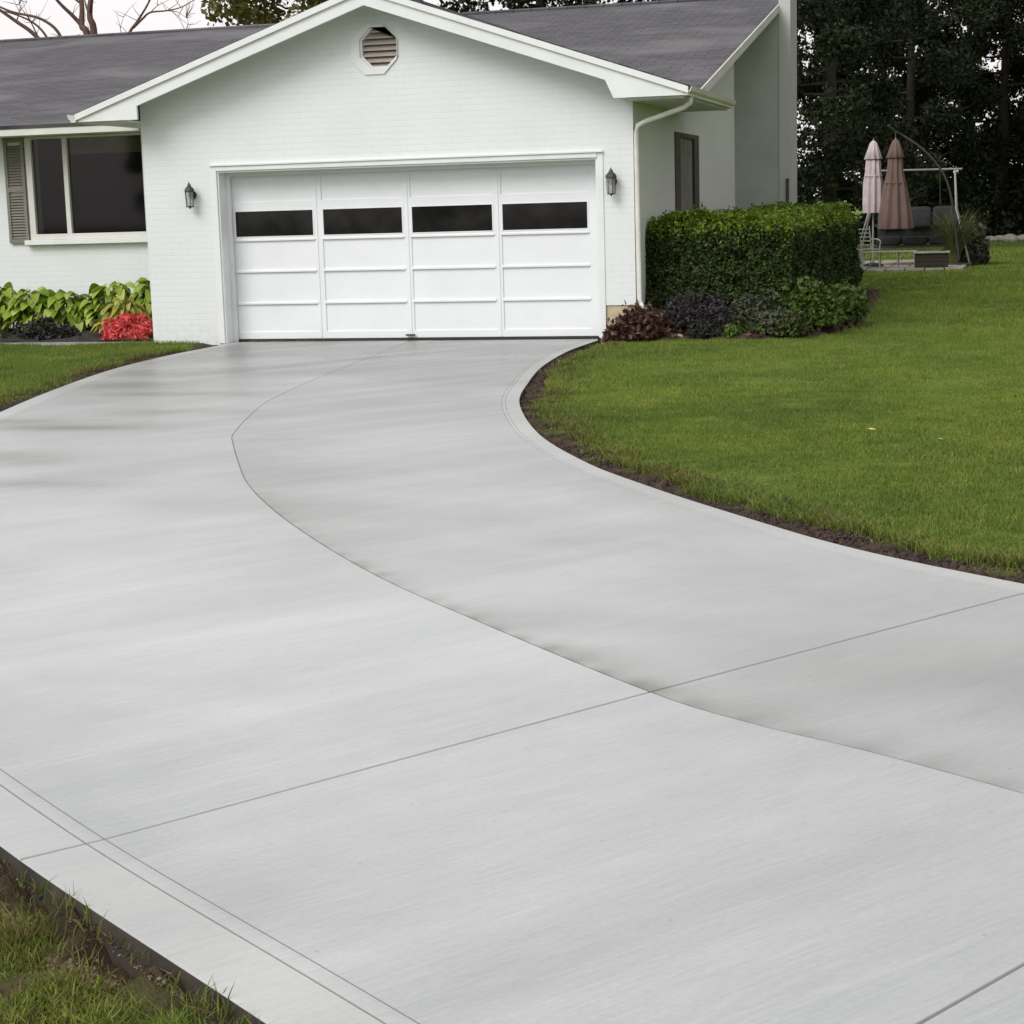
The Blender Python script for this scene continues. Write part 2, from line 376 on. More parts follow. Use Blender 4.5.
def make_drive():
    AL = [(2.2,-10.2), (5.15,-15.55), (7.52,-17.88), (9.25,-19.18)]
    AC = [(4.38,-9.55), (7.0,-14.05), (8.78,-16.01), (10.45,-17.25)]
    AR = [(6.6,-9.1), (8.40,-12.3), (10.08,-14.15), (11.85,-16.05)]
    lens = [9.3, 4.9, 3.3, 2.3, 15]; nseg = []; zrow = []; g = .009
    for k, l in enumerate(lens):
        n = int(l/.12); t = np.linspace(0, 1, n)
        G_ = [.001,.006,.008,.009,.006,.001]; e = G_[k]/l; e2 = G_[k+1]/l
        t = np.unique(np.r_[0, e*.5, e, t[(t > .02) & (t < .98)], 1-e2, 1-e2*.5, 1])
        z = np.zeros(len(t))
        dep = .006 if k not in (0, 1) else .0022
        if k > 0:
            dprev = .006 if k-1 not in (0, 1) else .0022
            z[0] = -dprev; z[1] = -dprev*.75
        if k < len(lens)-1: z[-1] = -dep; z[-2] = -dep*.75
        nseg.append(t); zrow.append(z)
    zr = np.concatenate(zrow)
    L, Cm, R = (anchored(c, a, nseg) for c, a in ((Lc, AL), (Cc, AC), (Rc, AR)))
    srow = np.concatenate([k+t for k, t in enumerate(nseg)])
    wl = np.linalg.norm(Cm-L, axis=1); wr = np.linalg.norm(R-Cm, axis=1)
    def lane(a, b, w, left):
        crv_, sg = (a, 1) if left else (b, -1)
        tt = np.zeros_like(crv_); q_ = crv_[np.minimum(np.arange(len(crv_))+3, len(crv_)-1)]-crv_[np.maximum(np.arange(len(crv_))-3, 0)]
        tt = unit(q_); nrm = np.stack([-tt[:,1], tt[:,0]], 1)*sg
        cols = []
        def off(m): return a+(b-a)*(m/w)[:,None] if left else b+(a-b)*(m/w)[:,None]
        one = np.ones(len(w))
        offs = [(0,-.004),(.002,-.0012),(.005,0),(.06,0),(.1765,0),(.178,-.004),(.180,-.005),(.182,-.004),(.1835,0),(.229,0),(.230,-.003),(.2315,-.0035),(.233,-.003),(.234,0)]
        kk = 1 if left else .62
        edge = [(crv_+nrm*(m if m < .1 else .1+(m-.1)*kk-(0 if left else .03)), z, 0) for m, z in offs]
        ie = crv_+nrm*(.238 if left else .165); oc = b if left else a
        inner = []
        for f in list(np.linspace(0, .9, 22)[1:])+[.925,.945,.96,.972,.982,.990]:
            inner.append((ie+(oc-ie)*(f*.995), 0, 0))
        joint = [(off(w-.0045), 0, 0), (off(w-.003), -.006, 0), (off(w), -.008, 0)]
        cols = edge+inner+joint
        return cols if left else cols[::-1]
    cols = lane(L, Cm, wl, True)+lane(Cm, R, wr, False)[1:]
    nc, nr = len(cols), len(zr)
    V = np.zeros((nr, nc, 3)); damp = np.zeros((nr, nc))
    for j, (p, z, e) in enumerate(cols):
        V[:,j,0:2] = p; V[:,j,2] = np.minimum(z, zr)
    # slight warp, never flat
    X, Y = V[:,:,0], V[:,:,1]
    grv = (V[:,:,2] < -.0018)*1.0; grv[:, :2] = 0; grv[:, -2:] = 0
    V[:,:,2] += .0015*vnoise(X, Y, .5, 3)
    # damp stains: along the right side of the centre joint, by the door, in the right lane
    dc = near(X, Y, Cm[::2]); right = np.zeros((nr, nc), bool); right[:, nc//2:] = True
    sr = srow[:,None]*np.ones((1,nc))
    wob = np.clip(.5+.45*vnoise(X, Y, .75, 8)+.25*vnoise(X, Y, 3.3, 9)+.15*vnoise(X, Y, 9, 10), 0.05, 1)
    damp += np.where(right & (sr > 2.15) & (sr < 4), 0.5*np.exp(-(dc/(.05+.20*wob))**1.6)*np.clip((sr-2.15)*1.5, 0, 1)*(.45+.55*wob), 0)
    damp += .10*np.clip((sr-3)*4, 0, 1)+.06*np.clip((X+Y*.2-5.2)/3, 0, 1)
    damp += np.where(right, .13, 0)
    damp += np.where(right & (sr > 1.0) & (sr < 1.9), .22*np.exp(-(dc/.5)**2), 0)
    damp += .80*np.exp(-((Y+.2)/4.2)**2)+.22*np.clip((Y+13)/9,0,1)
    damp += np.where(right, .30*np.exp(-((X-8.2)/.55)**2-((Y+15.05)/.22)**2), 0)
    for (cx, cy, a, b, s) in [(2.7,-10.6,.9,.22,.8),(2.6,-9.0,.8,.2,.8),(3.3,-10.9,.5,.2,.6),(3.2,-7.9,.7,.25,.5),(1.9,-8.6,.5,.18,.7),(3.9,-11.8,.8,.15,.5),(2.4,-6.4,.9,.2,.5),(1.4,-4.4,.7,.3,.5),(1.5,-5.6,.9,.5,.4),(5.6,-12.4,.8,.3,.25),(9.5,-15.6,.8,.7,.12)]:
        damp += s*np.exp(-((X-cx)/a)**2-((Y-cy)/b)**2)
    grv[(sr < 1.5)] *= .5; grv[(sr < 1.0)] *= .35
    V = V.reshape(-1,3); I = np.arange(nr*nc).reshape(nr, nc)
    Fq = np.stack([I[:-1,:-1], I[:-1,1:], I[1:,1:], I[1:,:-1]], -1).reshape(-1,4)[:, ::-1]
    o = raw('driveway', V, Fq, M['concrete'], kind='structure')
    a = o.data.attributes.new('damp', 'FLOAT', 'POINT'); a.data.foreach_set('value', damp.ravel().clip(0,1).astype(np.float32))
    st = np.where(right & (sr > 1.3), np.exp(-(dc/(.015+.13*wob**1.4))**1.5)*np.clip(.25+1.1*(vnoise(X, Y, .85, 15)+.35), 0, 1)*np.clip((sr-1.3)*2.5, 0, 1), 0)
    a = o.data.attributes.new('stain', 'FLOAT', 'POINT'); a.data.foreach_set('value', st.ravel().clip(0,1).astype(np.float32))
    bnd = np.zeros((nr, nc)); bnd[:, 1:9] = 1; bnd[:, -9:-1] = 1
    a = o.data.attributes.new('band', 'FLOAT', 'POINT'); a.data.foreach_set('value', bnd.ravel().astype(np.float32))
    a = o.data.attributes.new('groove', 'FLOAT', 'POINT'); a.data.foreach_set('value', grv.ravel().astype(np.float32))
    # slab sides
    mb = MB()
    for crv, sgn in ((L, -1), (R, 1)):
        n = len(crv)
        t = np.gradient(crv, axis=0); t /= np.linalg.norm(t, axis=1, keepdims=True).clip(1e-9)
        for q in range(1, n):
            if np.linalg.norm(crv[q]-crv[q-1]) < 1e-6: t[q] = t[q-1]
        top = [(*p, -.0035) for p in crv]; bot = [(*p, -.16) for p in crv]
        mb.add(top+bot, [(i, i+1, n+i+1, n+i) for i in range(n-1)])
    sd = mb.build('driveway_edge', M['slabside'], kind='structure')
    return L, Cm, R
DL, DC, DR = make_drive()
drive_poly = [tuple(p) for p in Lc[::8]]+[tuple(p) for p in Rc[::-8]]

# ------------------------------------------------------------------ ground
bed_edge = curve([(5.10,-.12),(5.7,-.14),(6.3,-.16),(7.1,-.06),(7.75,.6),(7.95,2.6),(7.85,6.0),(7.65,9.5),(7.0,11.5)], 12)
bed_poly = [tuple(p) for p in bed_edge]+[(5.2,11.5),(5.2,.1)]
def ground_z(x, y, din, dd):
    """din: inside drive, dd: distance to drive edges"""
    side_near = (y < -14) & (x-8.0 < (y+18.3)*-1.3+.0)      # the camera's side of the drive
    target = np.where(side_near, -.085, -.012)
    target = target+.014*vnoise(x, y, .8, 21)+.02*vnoise(x, y, .13, 22)*(y > 3)
    b0 = np.where(side_near, -.075, -.035)
    base = np.where(din, -.11, b0+(target-b0)*np.clip(dd/.38, 0, 1)**1.3)
    base = np.where(side_near & ~din, np.minimum(base, target), base)
    z = base
    inb = inpoly(x, y, bed_poly)
    db = near(x, y, bed_edge[::3])
    z = np.where(inb, z+.30*np.clip(db/.8, 0, 1), z)
    return z
def soil_amount(x, y, dd):
    w = .20+.12*vnoise(x, y, 1.1, 31)+.08*vnoise(x, y, 4, 32)
    w = np.where((y > -4.5) & (x > 2), w*.6, w)
    w = np.where(y < -15.5, w*.55, w)
    w = w
    patch = np.exp(-((x-7.75)/.16)**2-((y+18.45)/.12)**2)+.9*np.exp(-((x-.62)/.22)**2-((y+6.35)/.35)**2)+.6*np.exp(-((x-8.0)/.2)**2-((y+18.72)/.1)**2)
    under = np.where((y < -16) & (x < 9.9), .72+.25*vnoise(x, y, 5, 33), 0)
    return np.maximum(np.clip(1.0-(dd-w)/.12, 0, 1)*.95+patch, 0*under)
def make_ground():
    xs = np.unique(np.r_[np.linspace(-900,-40,14), np.linspace(-40,-6,24), np.arange(-6,12.5,.09), np.linspace(12.5,40,30), np.linspace(40,900,14)])
    ys = np.unique(np.r_[np.linspace(-400,-40,8), np.linspace(-40,-22.5,15), np.arange(-22.5,2,.09), np.linspace(2,14,60), np.linspace(14,80,50), np.linspace(80,1400,14)])
    X, Y = np.meshgrid(xs, ys, indexing='ij')
    din = inpoly(X, Y, drive_poly); dd = np.minimum(near(X, Y, Lc[::6]), near(X, Y, Rc[::6]))
    Z = ground_z(X, Y, din, dd)
    so = soil_amount(X, Y, dd); so = np.where(inpoly(X, Y, bed_poly), 1, so); so = np.where(din, 1, so)
    so = np.where((Y < -16) & (X < 10.2) & ~din, np.maximum(so, .70+.25*vnoise(X, Y, 5, 33)), so)
    so = np.where((Y > .3) & (Y < 1.9) & (X < -1.0) & (X > -12), 1, so)
    rough = np.random.default_rng(5).normal(size=X.shape)*.009
    fine = (X > -6) & (X < 12.5) & (Y < 2) & (Y > -22.5)
    Z = np.where(fine & (so > .3) & ~din, Z+rough+.012*vnoise(X, Y, 6, 41), Z)
    n, m_ = X.shape; I = np.arange(n*m_).reshape(n, m_)
    F = np.stack([I[:-1,:-1], I[1:,:-1], I[1:,1:], I[:-1,1:]], -1).reshape(-1,4)
    o = raw('ground', np.stack([X, Y, Z], -1).reshape(-1,3), F, M['ground'], kind='structure')
    a = o.data.attributes.new('soil', 'FLOAT', 'POINT'); a.data.foreach_set('value', so.ravel().clip(0,1).astype(np.float32))
    o.data.polygons.foreach_set('use_smooth', [True]*len(o.data.polygons))
make_ground()

# ------------------------------------------------------------------ grass
y_, p_, ro_ = CAM['yaw'], CAM['pitch'], CAM['roll']
def visible(x, y, margin=1.15):
    """keep only what the photograph could see, plus a generous margin"""
    dx = x-CAM['loc'][0]; dy = y-CAM['loc'][1]
    fw = dx*math.sin(y_)+dy*math.cos(y_); rt = dx*math.cos(y_)-dy*math.sin(y_)
    return (fw > 2.0) & (np.abs(rt) < fw*.283*margin+2.6)
def blades(name, x, y, z, h, w, mat, lean=.5, seg=2, **k):
    n = len(x); th = rng.uniform(0, 2*PI, n); wd = np.stack([np.cos(th), np.sin(th), np.zeros(n)], 1)
    ph = rng.uniform(0, 2*PI, n); ln = np.stack([np.cos(ph), np.sin(ph), np.zeros(n)], 1)*(rng.uniform(.1, 1, n)*lean*h)[:,None]
    B = np.stack([x, y, z], 1); up = np.stack([np.zeros(n), np.zeros(n), h], 1); W = wd*(w*.5)[:,None]
    if seg == 1:
        V = np.stack([B-W, B+W, B+ln+up], 1).reshape(-1,3); F = np.arange(3*n).reshape(n,3)
        return raw(name, V, F, mat, loopn=3, **k)
    V = np.stack([B-W, B+W, B+ln*.35+up*.6+W*.75, B+ln*.35+up*.6-W*.75, B+ln+up*.92+W*.1, B+ln+up*.92-W*.1], 1).reshape(-1,3)
    b = np.arange(n)[:,None]*6
    F = np.concatenate([b+np.array([[0,1,2,3]]), b+np.array([[3,2,4,5]])], 0)
    return raw(name, V, F, mat, **k)
def scatter(x0, x1, y0, y1, dens):
    n = int((x1-x0)*(y1-y0)*dens); return rng.uniform(x0, x1, n), rng.uniform(y0, y1, n)
house_boxes = [(-12,5.5,-.02,13)]
patio_box = (5.7,8.75,20.4,26.5)
def lawn_mask(x, y):
    din = inpoly(x, y, drive_poly)
    ok = ~din & ~inpoly(x, y, bed_poly)
    for (a, b, c, d) in house_boxes: ok &= ~((x > a) & (x < b) & (y > c+(.25 if True else 0)) & (y < d))
    ok &= ~((x < -.95) & (y > .16) & (y < 13))
    a, b, c, d = patio_box; ok &= ~((x > a) & (x < b) & (y > c) & (y < d))
    return ok
def do_grass():
    specs = [  # x0,x1,y0,y1,dens,height,width,seg
        (4.8,12,-15.5,-6,6000,.034,.0065,2,'G'), (4.8,14,-6,1.5,2200,.04,.010,1,'G'), (5.5,16,1.5,12,750,.055,.016,1,'G'),
        (5.5,19,12,30,260,.06,.028,1,'G'), (3,24,30,62,70,.07,.05,1,'G'), (-6,1.4,-9,.3,2300,.05,.009,1,'G')]
    for q, (x0,x1,y0,y1,dn,h,w,seg,_) in enumerate(specs):
        x, y = scatter(x0,x1,y0,y1,dn)
        k = visible(x, y); x, y = x[k], y[k]
        k = lawn_mask(x, y); x, y = x[k], y[k]
        dd = np.minimum(near(x, y, Lc[::10]), near(x, y, Rc[::10]))
        so = soil_amount(x, y, dd)
        k = rng.uniform(size=len(x)) > so*1.15-.02; x, y, dd, so = x[k], y[k], dd[k], so[k]
        z = ground_z(x, y, np.zeros(len(x), bool), dd)
        clump = .75+.35*vnoise(x, y, 1.7, 51)+.25*vnoise(x, y, 6, 52)
        hh = h*clump*rng.uniform(.6, 1.3, len(x))
        dry = (rng.uniform(size=len(x)) < .06+.7*np.exp(-(dd/.35)**2)+.18*np.clip(vnoise(x, y, .6, 53), 0, 1))
        blades('lawn_grass', x[~dry], y[~dry], z[~dry]-.004, hh[~dry], np.full((~dry).sum(), w), M['grass'], seg=seg, kind='stuff')
        blades('dry_grass', x[dry], y[dry], z[dry]-.004, hh[dry]*.9, np.full(dry.sum(), w), M['grass_dry'], seg=seg, lean=.9, kind='stuff')
    # tufts beside the camera, lower left corner
    x, y = scatter(5.5,9.8,-20.3,-17.2,42000)
    k = visible(x, y, 1.3) & ~inpoly(x, y, drive_poly); x, y = x[k], y[k]
    dd = near(x, y, Lc[::4]); so = soil_amount(x, y, dd)
    tuft = vnoise(x, y, 3.2, 61)+.6*vnoise(x, y, 9, 62)
    k = (rng.uniform(size=len(x)) > so*1.02-.04) & (tuft > -.95+rng.uniform(0,.5,len(x))) & (dd > .03); x, y, dd, tuft = x[k], y[k], dd[k], tuft[k]
    z = ground_z(x, y, np.zeros(len(x), bool), dd)
    h = .045*(1+.55*np.clip(tuft, -.7, 1.5))*rng.uniform(.5, 1.4, len(x))
    dry = rng.uniform(size=len(x)) < np.clip(.52-.3*tuft+.4*np.exp(-(dd/.2)**2), .05, .9)
    blades('lawn_grass', x[~dry], y[~dry], z[~dry]-.003, h[~dry], np.full((~dry).sum(), .0042), M['grass'], lean=.8, kind='stuff')
    blades('dry_grass', x[dry], y[dry], z[dry]-.003, h[dry]*.8, np.full(dry.sum(), .0042), M['grass_dry'], lean=1.3, kind='stuff')
do_grass()
def fringe():
    for crv, y0, y1, n, sg in ((Rc, -15, -.6, 26000, 1), (Lc, -9, -1, 6000, -1)):
        c = crv[(crv[:,1] > y0) & (crv[:,1] < y1)]; i = rng.integers(1, len(c)-1, n); t = unit(c[i+1]-c[i-1]); nr = np.stack([-t[:,1], t[:,0]], 1)*sg
        off = .20+.09*vnoise(c[i,0], c[i,1], 1.3, 95)+.07*vnoise(c[i,0], c[i,1], 5, 96)+np.abs(rng.normal(size=n))*.09
        P = c[i]+nr*off[:,None]+t*rng.uniform(-.05,.05,(n,1)); k = ~inpoly(P[:,0], P[:,1], drive_poly) & (off > .05) & (vnoise(P[:,0], P[:,1], 3.5, 97) > -.45); P = P[k]
        n = len(P); z = ground_z(P[:,0], P[:,1], np.zeros(n, bool), near(P[:,0], P[:,1], crv[::5])); d = rng.uniform(size=n) < .5+.4*vnoise(P[:,0], P[:,1], 2, 98)
        h = .055*rng.uniform(.4,1.35,n)
        blades('dry_grass', P[d,0], P[d,1], z[d]-.004, h[d], np.full(d.sum(), .008), M['grass_dry'], lean=1.3, kind='stuff')
        blades('lawn_grass', P[~d,0], P[~d,1], z[~d]-.004, h[~d], np.full((~d).sum(), .007), M['grass'], lean=.8, kind='stuff')
fringe()
def tufts():
    for (px, py, n, h, mt) in ((7.72,-18.20,150,.10,'grass_dry'),(7.95,-18.40,90,.07,'grass_dry'),(8.28,-18.58,170,.075,'grass'),(8.42,-18.66,150,.085,'grass'),(7.45,-18.05,70,.06,'grass'),(8.12,-18.55,120,.06,'grass'),(7.85,-18.62,160,.05,'grass_dry')):
        x = px+rng.normal(size=n)*.035; y = py+rng.normal(size=n)*.03
        blades('grass_tuft', x, y, np.full(n, -.09), h*rng.uniform(.5,1.25,n), np.full(n, .004), M[mt], lean=.9, kind='stuff')
tufts()
def smooth(o): o.data.polygons.foreach_set('use_smooth', [True]*len(o.data.polygons))
def do_clods():
    P = []; Sz = []
    for crv, y0, y1, n, s in ((Rc, -16, -1.5, 20000, .022), (Lc, -19.9, -16.5, 14000, .007), (Lc, -9, -1, 6000, .022)):
        c = crv[(crv[:,1] > y0) & (crv[:,1] < y1)]; i = rng.integers(0, len(c)-1, n)
        t = unit(c[np.minimum(i+1, len(c)-1)]-c[np.maximum(i-1,0)]); nr = np.stack([-t[:,1], t[:,0]], 1)
        q = c[i]+nr*(np.abs(rng.normal(size=n))*.17+.02)[:,None]*(1 if crv is Rc else -1)+rng.normal(size=(n,2))*.01
        P.append(q); Sz.append(s*rng.lognormal(0, .45, n)*.33)
    P = np.concatenate(P); Sz = np.concatenate(Sz)
    k = ~inpoly(P[:,0], P[:,1], drive_poly); P = P[k]; Sz = Sz[k]
    dd = np.minimum(near(P[:,0], P[:,1], Lc[::6]), near(P[:,0], P[:,1], Rc[::6])); k = dd > .02; P = P[k]; Sz = Sz[k]; dd = dd[k]
    z = ground_z(P[:,0], P[:,1], np.zeros(len(P), bool), dd)
    n = len(P); base = np.array([(1,0,0),(0,1,0),(-1,0,0),(0,-1,0),(0,0,.8),(0,0,-.8)])
    V = base[None]*(1+.5*rng.uniform(-1,1,(n,6,1)))*Sz[:,None,None]+np.concatenate([P, z[:,None]+Sz[:,None]*.2], 1)[:,None]
    tri = np.array([(0,1,4),(1,2,4),(2,3,4),(3,0,4),(1,0,5),(2,1,5),(3,2,5),(0,3,5)])
    F = (np.arange(n)[:,None,None]*6+tri[None]).reshape(-1,3)
    smooth(raw('soil_clods', V.reshape(-1,3), F, M['clod'], loopn=3, kind='stuff'))
    c = Lc[(Lc[:,1] > -19.9) & (Lc[:,1] < -16.5)]; n = 26000; i = rng.integers(1, len(c)-1, n); t = unit(c[i+1]-c[i-1]); nr = np.stack([t[:,1], -t[:,0]], 1)
    P = c[i]+nr*(.115+.028*rng.normal(size=n)+.03*vnoise(c[i,0], c[i,1], 3, 91))[:,None]+t*rng.uniform(-.05,.05,(n,1))
    k = (P[:,0] > 5) & ~inpoly(P[:,0], P[:,1], drive_poly); P = P[k]; n = len(P); Sz = .0028*rng.lognormal(0,.5,n); dd = near(P[:,0], P[:,1], Lc[::4]); z = ground_z(P[:,0], P[:,1], np.zeros(n, bool), dd)
    V = base[None]*(1+.5*rng.uniform(-1,1,(n,6,1)))*Sz[:,None,None]+np.concatenate([P, z[:,None]+Sz[:,None]*.4], 1)[:,None]
    F = (np.arange(n)[:,None,None]*6+tri[None]).reshape(-1,3)
    smooth(raw('dry_soil_crumbs', V.reshape(-1,3), F, M['clod_dry'], loopn=3, kind='stuff'))
do_clods()

# ------------------------------------------------------------------ house
HX0, HX1 = -1.03, 5.45; PK = 2.21; EZ = 2.98; PZ = 4.28; GS = .343
LW = 1.85     # main front wall plane
house = empty('house', (0,0,0), label='low white painted brick house with an attached double garage and dark shingle roofs', cat='house')
def octa(cx, cz, r, k=8, rot=PI/8): return [(cx+r*math.cos(rot+2*PI*i/k), cz+r*math.sin(rot+2*PI*i/k)) for i in range(k)]
zr_ = lambda x: 4.24-GS*abs(x-2.24)       # underside of garage roof over x
# garage front wall with door opening and round vent hole
mb = MB()
outer = [(HX0,-.1),(0,-.1),(0,2.20),(5.0,2.20),(5.0,-.1),(5.04,-.1),(5.04,.42),(HX1,.42),(HX1,zr_(HX1)-.005),(2.24,zr_(2.24)-.005),(HX0,zr_(HX0)-.005)]
mb.prism([outer, octa(2.26,3.63,.30)[::-1]], 'y', 0, .24)
mb.build('wall', M['brick_x'], house)
mb = MB(); mb.box(5.02,HX1-.02,.015,.24,-.15,.417); mb.build('foundation', M['found'], house)
# garage right wall, one long side wall to the gable end
mb = MB()
RS, RIDGE, YB = .23, 10.5, 19.8
RZ = lambda y: 2.97+RS*(y-1.25) if y <= RIDGE else 2.97+RS*(2*RIDGE-y-1.25)
roofz = lambda y: RZ(y)-.10
side = [(.24,.42),(8.1,.42),(8.1,roofz(8.1)),(3.0,roofz(3.0)),(3.0,2.90),(.24,2.90)]
win = [(2.75,1.0),(4.55,1.0),(4.55,2.55),(2.75,2.55)]
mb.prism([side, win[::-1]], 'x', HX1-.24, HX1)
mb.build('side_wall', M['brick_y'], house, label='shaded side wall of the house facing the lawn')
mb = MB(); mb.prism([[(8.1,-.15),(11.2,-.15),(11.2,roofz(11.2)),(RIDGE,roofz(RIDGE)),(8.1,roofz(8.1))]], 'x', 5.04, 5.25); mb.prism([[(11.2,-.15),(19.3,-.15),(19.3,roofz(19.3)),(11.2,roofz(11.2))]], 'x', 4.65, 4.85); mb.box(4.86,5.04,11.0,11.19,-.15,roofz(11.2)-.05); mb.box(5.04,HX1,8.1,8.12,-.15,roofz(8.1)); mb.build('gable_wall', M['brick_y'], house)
mb = MB(); mb.box(HX1-.2,HX1-.015,.24,8.1,-.15,.418); mb.build('foundation', M['found'], house)
# main front wall left of the garage, with the wide window
mb = MB()
w0 = [(-12,-.1),(HX0,-.1),(HX0,2.90),(-12,2.90)]
wh = [(-3.74,1.42),(-1.93,1.42),(-1.93,2.80),(-3.74,2.80)]
mb.prism([w0, wh[::-1]], 'y', LW, LW+.24); mb.build('wall', M['brick_x'], house)
mb = MB(); mb.box(HX0,HX0+.2,.24,LW+.24,-.1,zr_(HX0)-.01); mb.build('wall', M['brick_y'], house)
mb = MB(); mb.prism([[(LW+.24,-.1),(19.3,-.1),(19.3,roofz(19.3)),(RIDGE,roofz(RIDGE)),(LW+.24,2.88)]], 'x', -12.0, -11.8); mb.box(-11.8,4.65,19.1,19.3,-.1,2.9); mb.build('wall', M['brick_y'], house)
# roofs -----------------------------------------------------------
def slab(mb, a, b, c, d, t):
    a, b, c, d = (Vector(q) for q in (a, b, c, d)); n = (b-a).cross(d-a).normalized()
    if n.z < 0: n = -n
    mb.hexa([a-n*t, b-n*t, c-n*t, d-n*t, a, b, c, d])
RX0, RX1, RY = -1.72, 6.18, -.42
g_rise = lambda x: 4.34-GS*abs(x-2.24)
MX0, MX1 = -12.7, 5.99
# shingle skins as separate uv-free local meshes: object space laid along each slope so courses follow the eave
def roof_plane(name, origin, ax, ay, pts, t, parent):
    """pts in local 2D (along eave, up slope)"""
    o_, ux, uy = Vector(origin), Vector(ax).normalized(), Vector(ay).normalized(); uz = ux.cross(uy)
    mb = MB(); n = len(pts)
    mb.add([(p[0],p[1],0) for p in pts]+[(p[0],p[1],-t) for p in pts], [tuple(range(n)), tuple(range(n,2*n))[::-1]]+[(i,(i+1)%n,n+(i+1)%n,n+i) for i in range(n)])
    ob = mb.build(name, M['shingle'], None)
    ob.matrix_world = Matrix.Translation(o_) @ Matrix((( ux.x,uy.x,uz.x),(ux.y,uy.y,uz.y),(ux.z,uy.z,uz.z))).to_4x4()
    ob.parent = parent; return ob
k30 = math.sqrt(1+RS**2); k34 = math.sqrt(1+GS**2)
LM = (RIDGE-1.25)*k30
roof_plane('roof', (MX0,1.20,RZ(1.20)), (1,0,0), (0,1,RS), [(0,0),(MX1-MX0,0),(MX1-MX0,LM+.052),(0,LM+.052)], .05, house)
roof_plane('roof', (MX1,YB,RZ(1.20)), (-1,0,0), (0,-1,RS), [(MX1-4.95,0),(MX1-MX0,0),(MX1-MX0,LM+.052),(0,LM+.052),(0,(YB-11.2)*k30),(MX1-4.95,(YB-11.2)*k30)], .05, house)
LG = (2.24-RX0)*k34
roof_plane('garage_roof', (RX1,RY,g_rise(RX1)), (0,1,0), (-1,0,GS), [(0,0),(3.42,0),(7.9,LG-.03),(0,LG-.03)], .045, house)
roof_plane('garage_roof', (RX0,7.5,g_rise(RX0)), (0,-1,0), (1,0,GS), [(5.6,0),(7.92,0),(7.92,LG),(0,LG)], .045, house)
mb = MB()
mb.tube([(2.24,RY,4.345),(2.24,7.3,4.345)], .035, 6); mb.build('ridge_cap', M['shingle'], house)
mb = MB(); mb.tube([(MX0,RIDGE,RZ(RIDGE)+.01),(MX1,RIDGE,RZ(RIDGE)+.01)], .04, 6); mb.build('ridge_cap', M['shingle'], house)
# rake boards of the garage gable, with the boxed eave returns
def rake(mb, y0, y1, off, w, ztop):
    """board along both slopes; off lowers the upper edge"""
    for s in (-1, 1):
        xe = 2.24+s*(3.96); xr = 2.24
        a0 = (xe, ztop-GS*3.97-off); a1 = (xr, ztop-off)
        mb.hexa([(a0[0],y0,a0[1]-w),(a1[0],y0,a1[1]-w),(a1[0],y1,a1[1]-w),(a0[0],y1,a0[1]-w),(a0[0],y0,a0[1]),(a1[0],y0,a1[1]),(a1[0],y1,a1[1]),(a0[0],y1,a0[1])])
mb = MB(); rake(mb, -.455, -.425, 0, .075, 4.325); mb.build('rake_trim', M['trim'], house)
ZB = 2.868
def rake_side(sg, xin_, xtop):
    T = lambda x: 4.27-GS*abs(x-2.24)
    xe = 2.24+sg*3.93; w = .17; xb = 2.24+sg*(4.27-w-ZB)/GS
    if sg > 0: xb = min(xb, xe-.02)
    else: xb = max(xb, xe+.02)
    mb = MB(); mb.prism([[(2.24,T(2.24)),(xe,T(xe)),(xe,ZB),(xin_,ZB),(xtop,T(xtop)-w),(2.24,T(2.24)-w)]], 'y', -.425, -.385); mb.build('rake_board', M['trim'], house)
rake_side(-1, -.86, -.86); rake_side(1, 5.31, 5.21)
# soffits and fascia
mb = MB()
mb.box(HX1+.0,6.10,-.36,3.0,2.845,2.872)
mb.box(5.33,HX1,-.36,-.002,2.868,2.90)
mb.box(-1.66,HX0,-.36,LW,2.845,2.872)
for s in (-1, 1):
    xe = 2.24+s*3.9
    mb.hexa([(xe,-.38,4.20-GS*3.9),(2.24,-.38,4.20),(2.24,.0,4.20),(xe,.0,4.20-GS*3.9),(xe,-.38,4.22-GS*3.9),(2.24,-.38,4.22),(2.24,.0,4.22),(xe,.0,4.22-GS*3.9)])
mb.box(-12.6,-1.67,1.29,LW,2.825,2.85)
mb.build('soffit', M['trim_warm'], house)
mb = MB()
mb.box(6.10,6.13,-.37,2.98,2.84,2.96); mb.build('fascia', M['trim_warm'], house)
mb = MB(); mb.box(-12.7,-1.67,1.22,1.26,2.82,2.955); mb.build('fascia', M['trim_warm'], house)
for x, yb_ in ((MX1-.01, 11.2), (MX0-.02, YB)):
    mb = MB()
    for (y0, y1, za, zb) in ((1.2, RIDGE, RZ(1.2), RZ(RIDGE)), (RIDGE, yb_, RZ(RIDGE), RZ(yb_))):
        mb.hexa([(x,y0,za-.13),(x+.03,y0,za-.13),(x+.03,y1,zb-.13),(x,y1,zb-.13),(x,y0,za-.004),(x+.03,y0,za-.004),(x+.03,y1,zb-.004),(x,y1,zb-.004)])
    mb.build('gable_fascia', M['trim_warm'], house)
mb = MB()   # sloping soffit under the gable overhang
for (y0, y1, za, zb) in ((1.2, RIDGE, RZ(1.2), RZ(RIDGE)), (RIDGE, 11.2, RZ(RIDGE), RZ(11.2))):
    mb.hexa([(5.25,y0,za-.13),(MX1-.02,y0,za-.13),(MX1-.02,y1,zb-.13),(5.25,y1,zb-.13),(5.25,y0,za-.10),(MX1-.02,y0,za-.10),(MX1-.02,y1,zb-.10),(5.25,y1,zb-.10)])
mb.build('gable_soffit', M['trim_warm'], house)
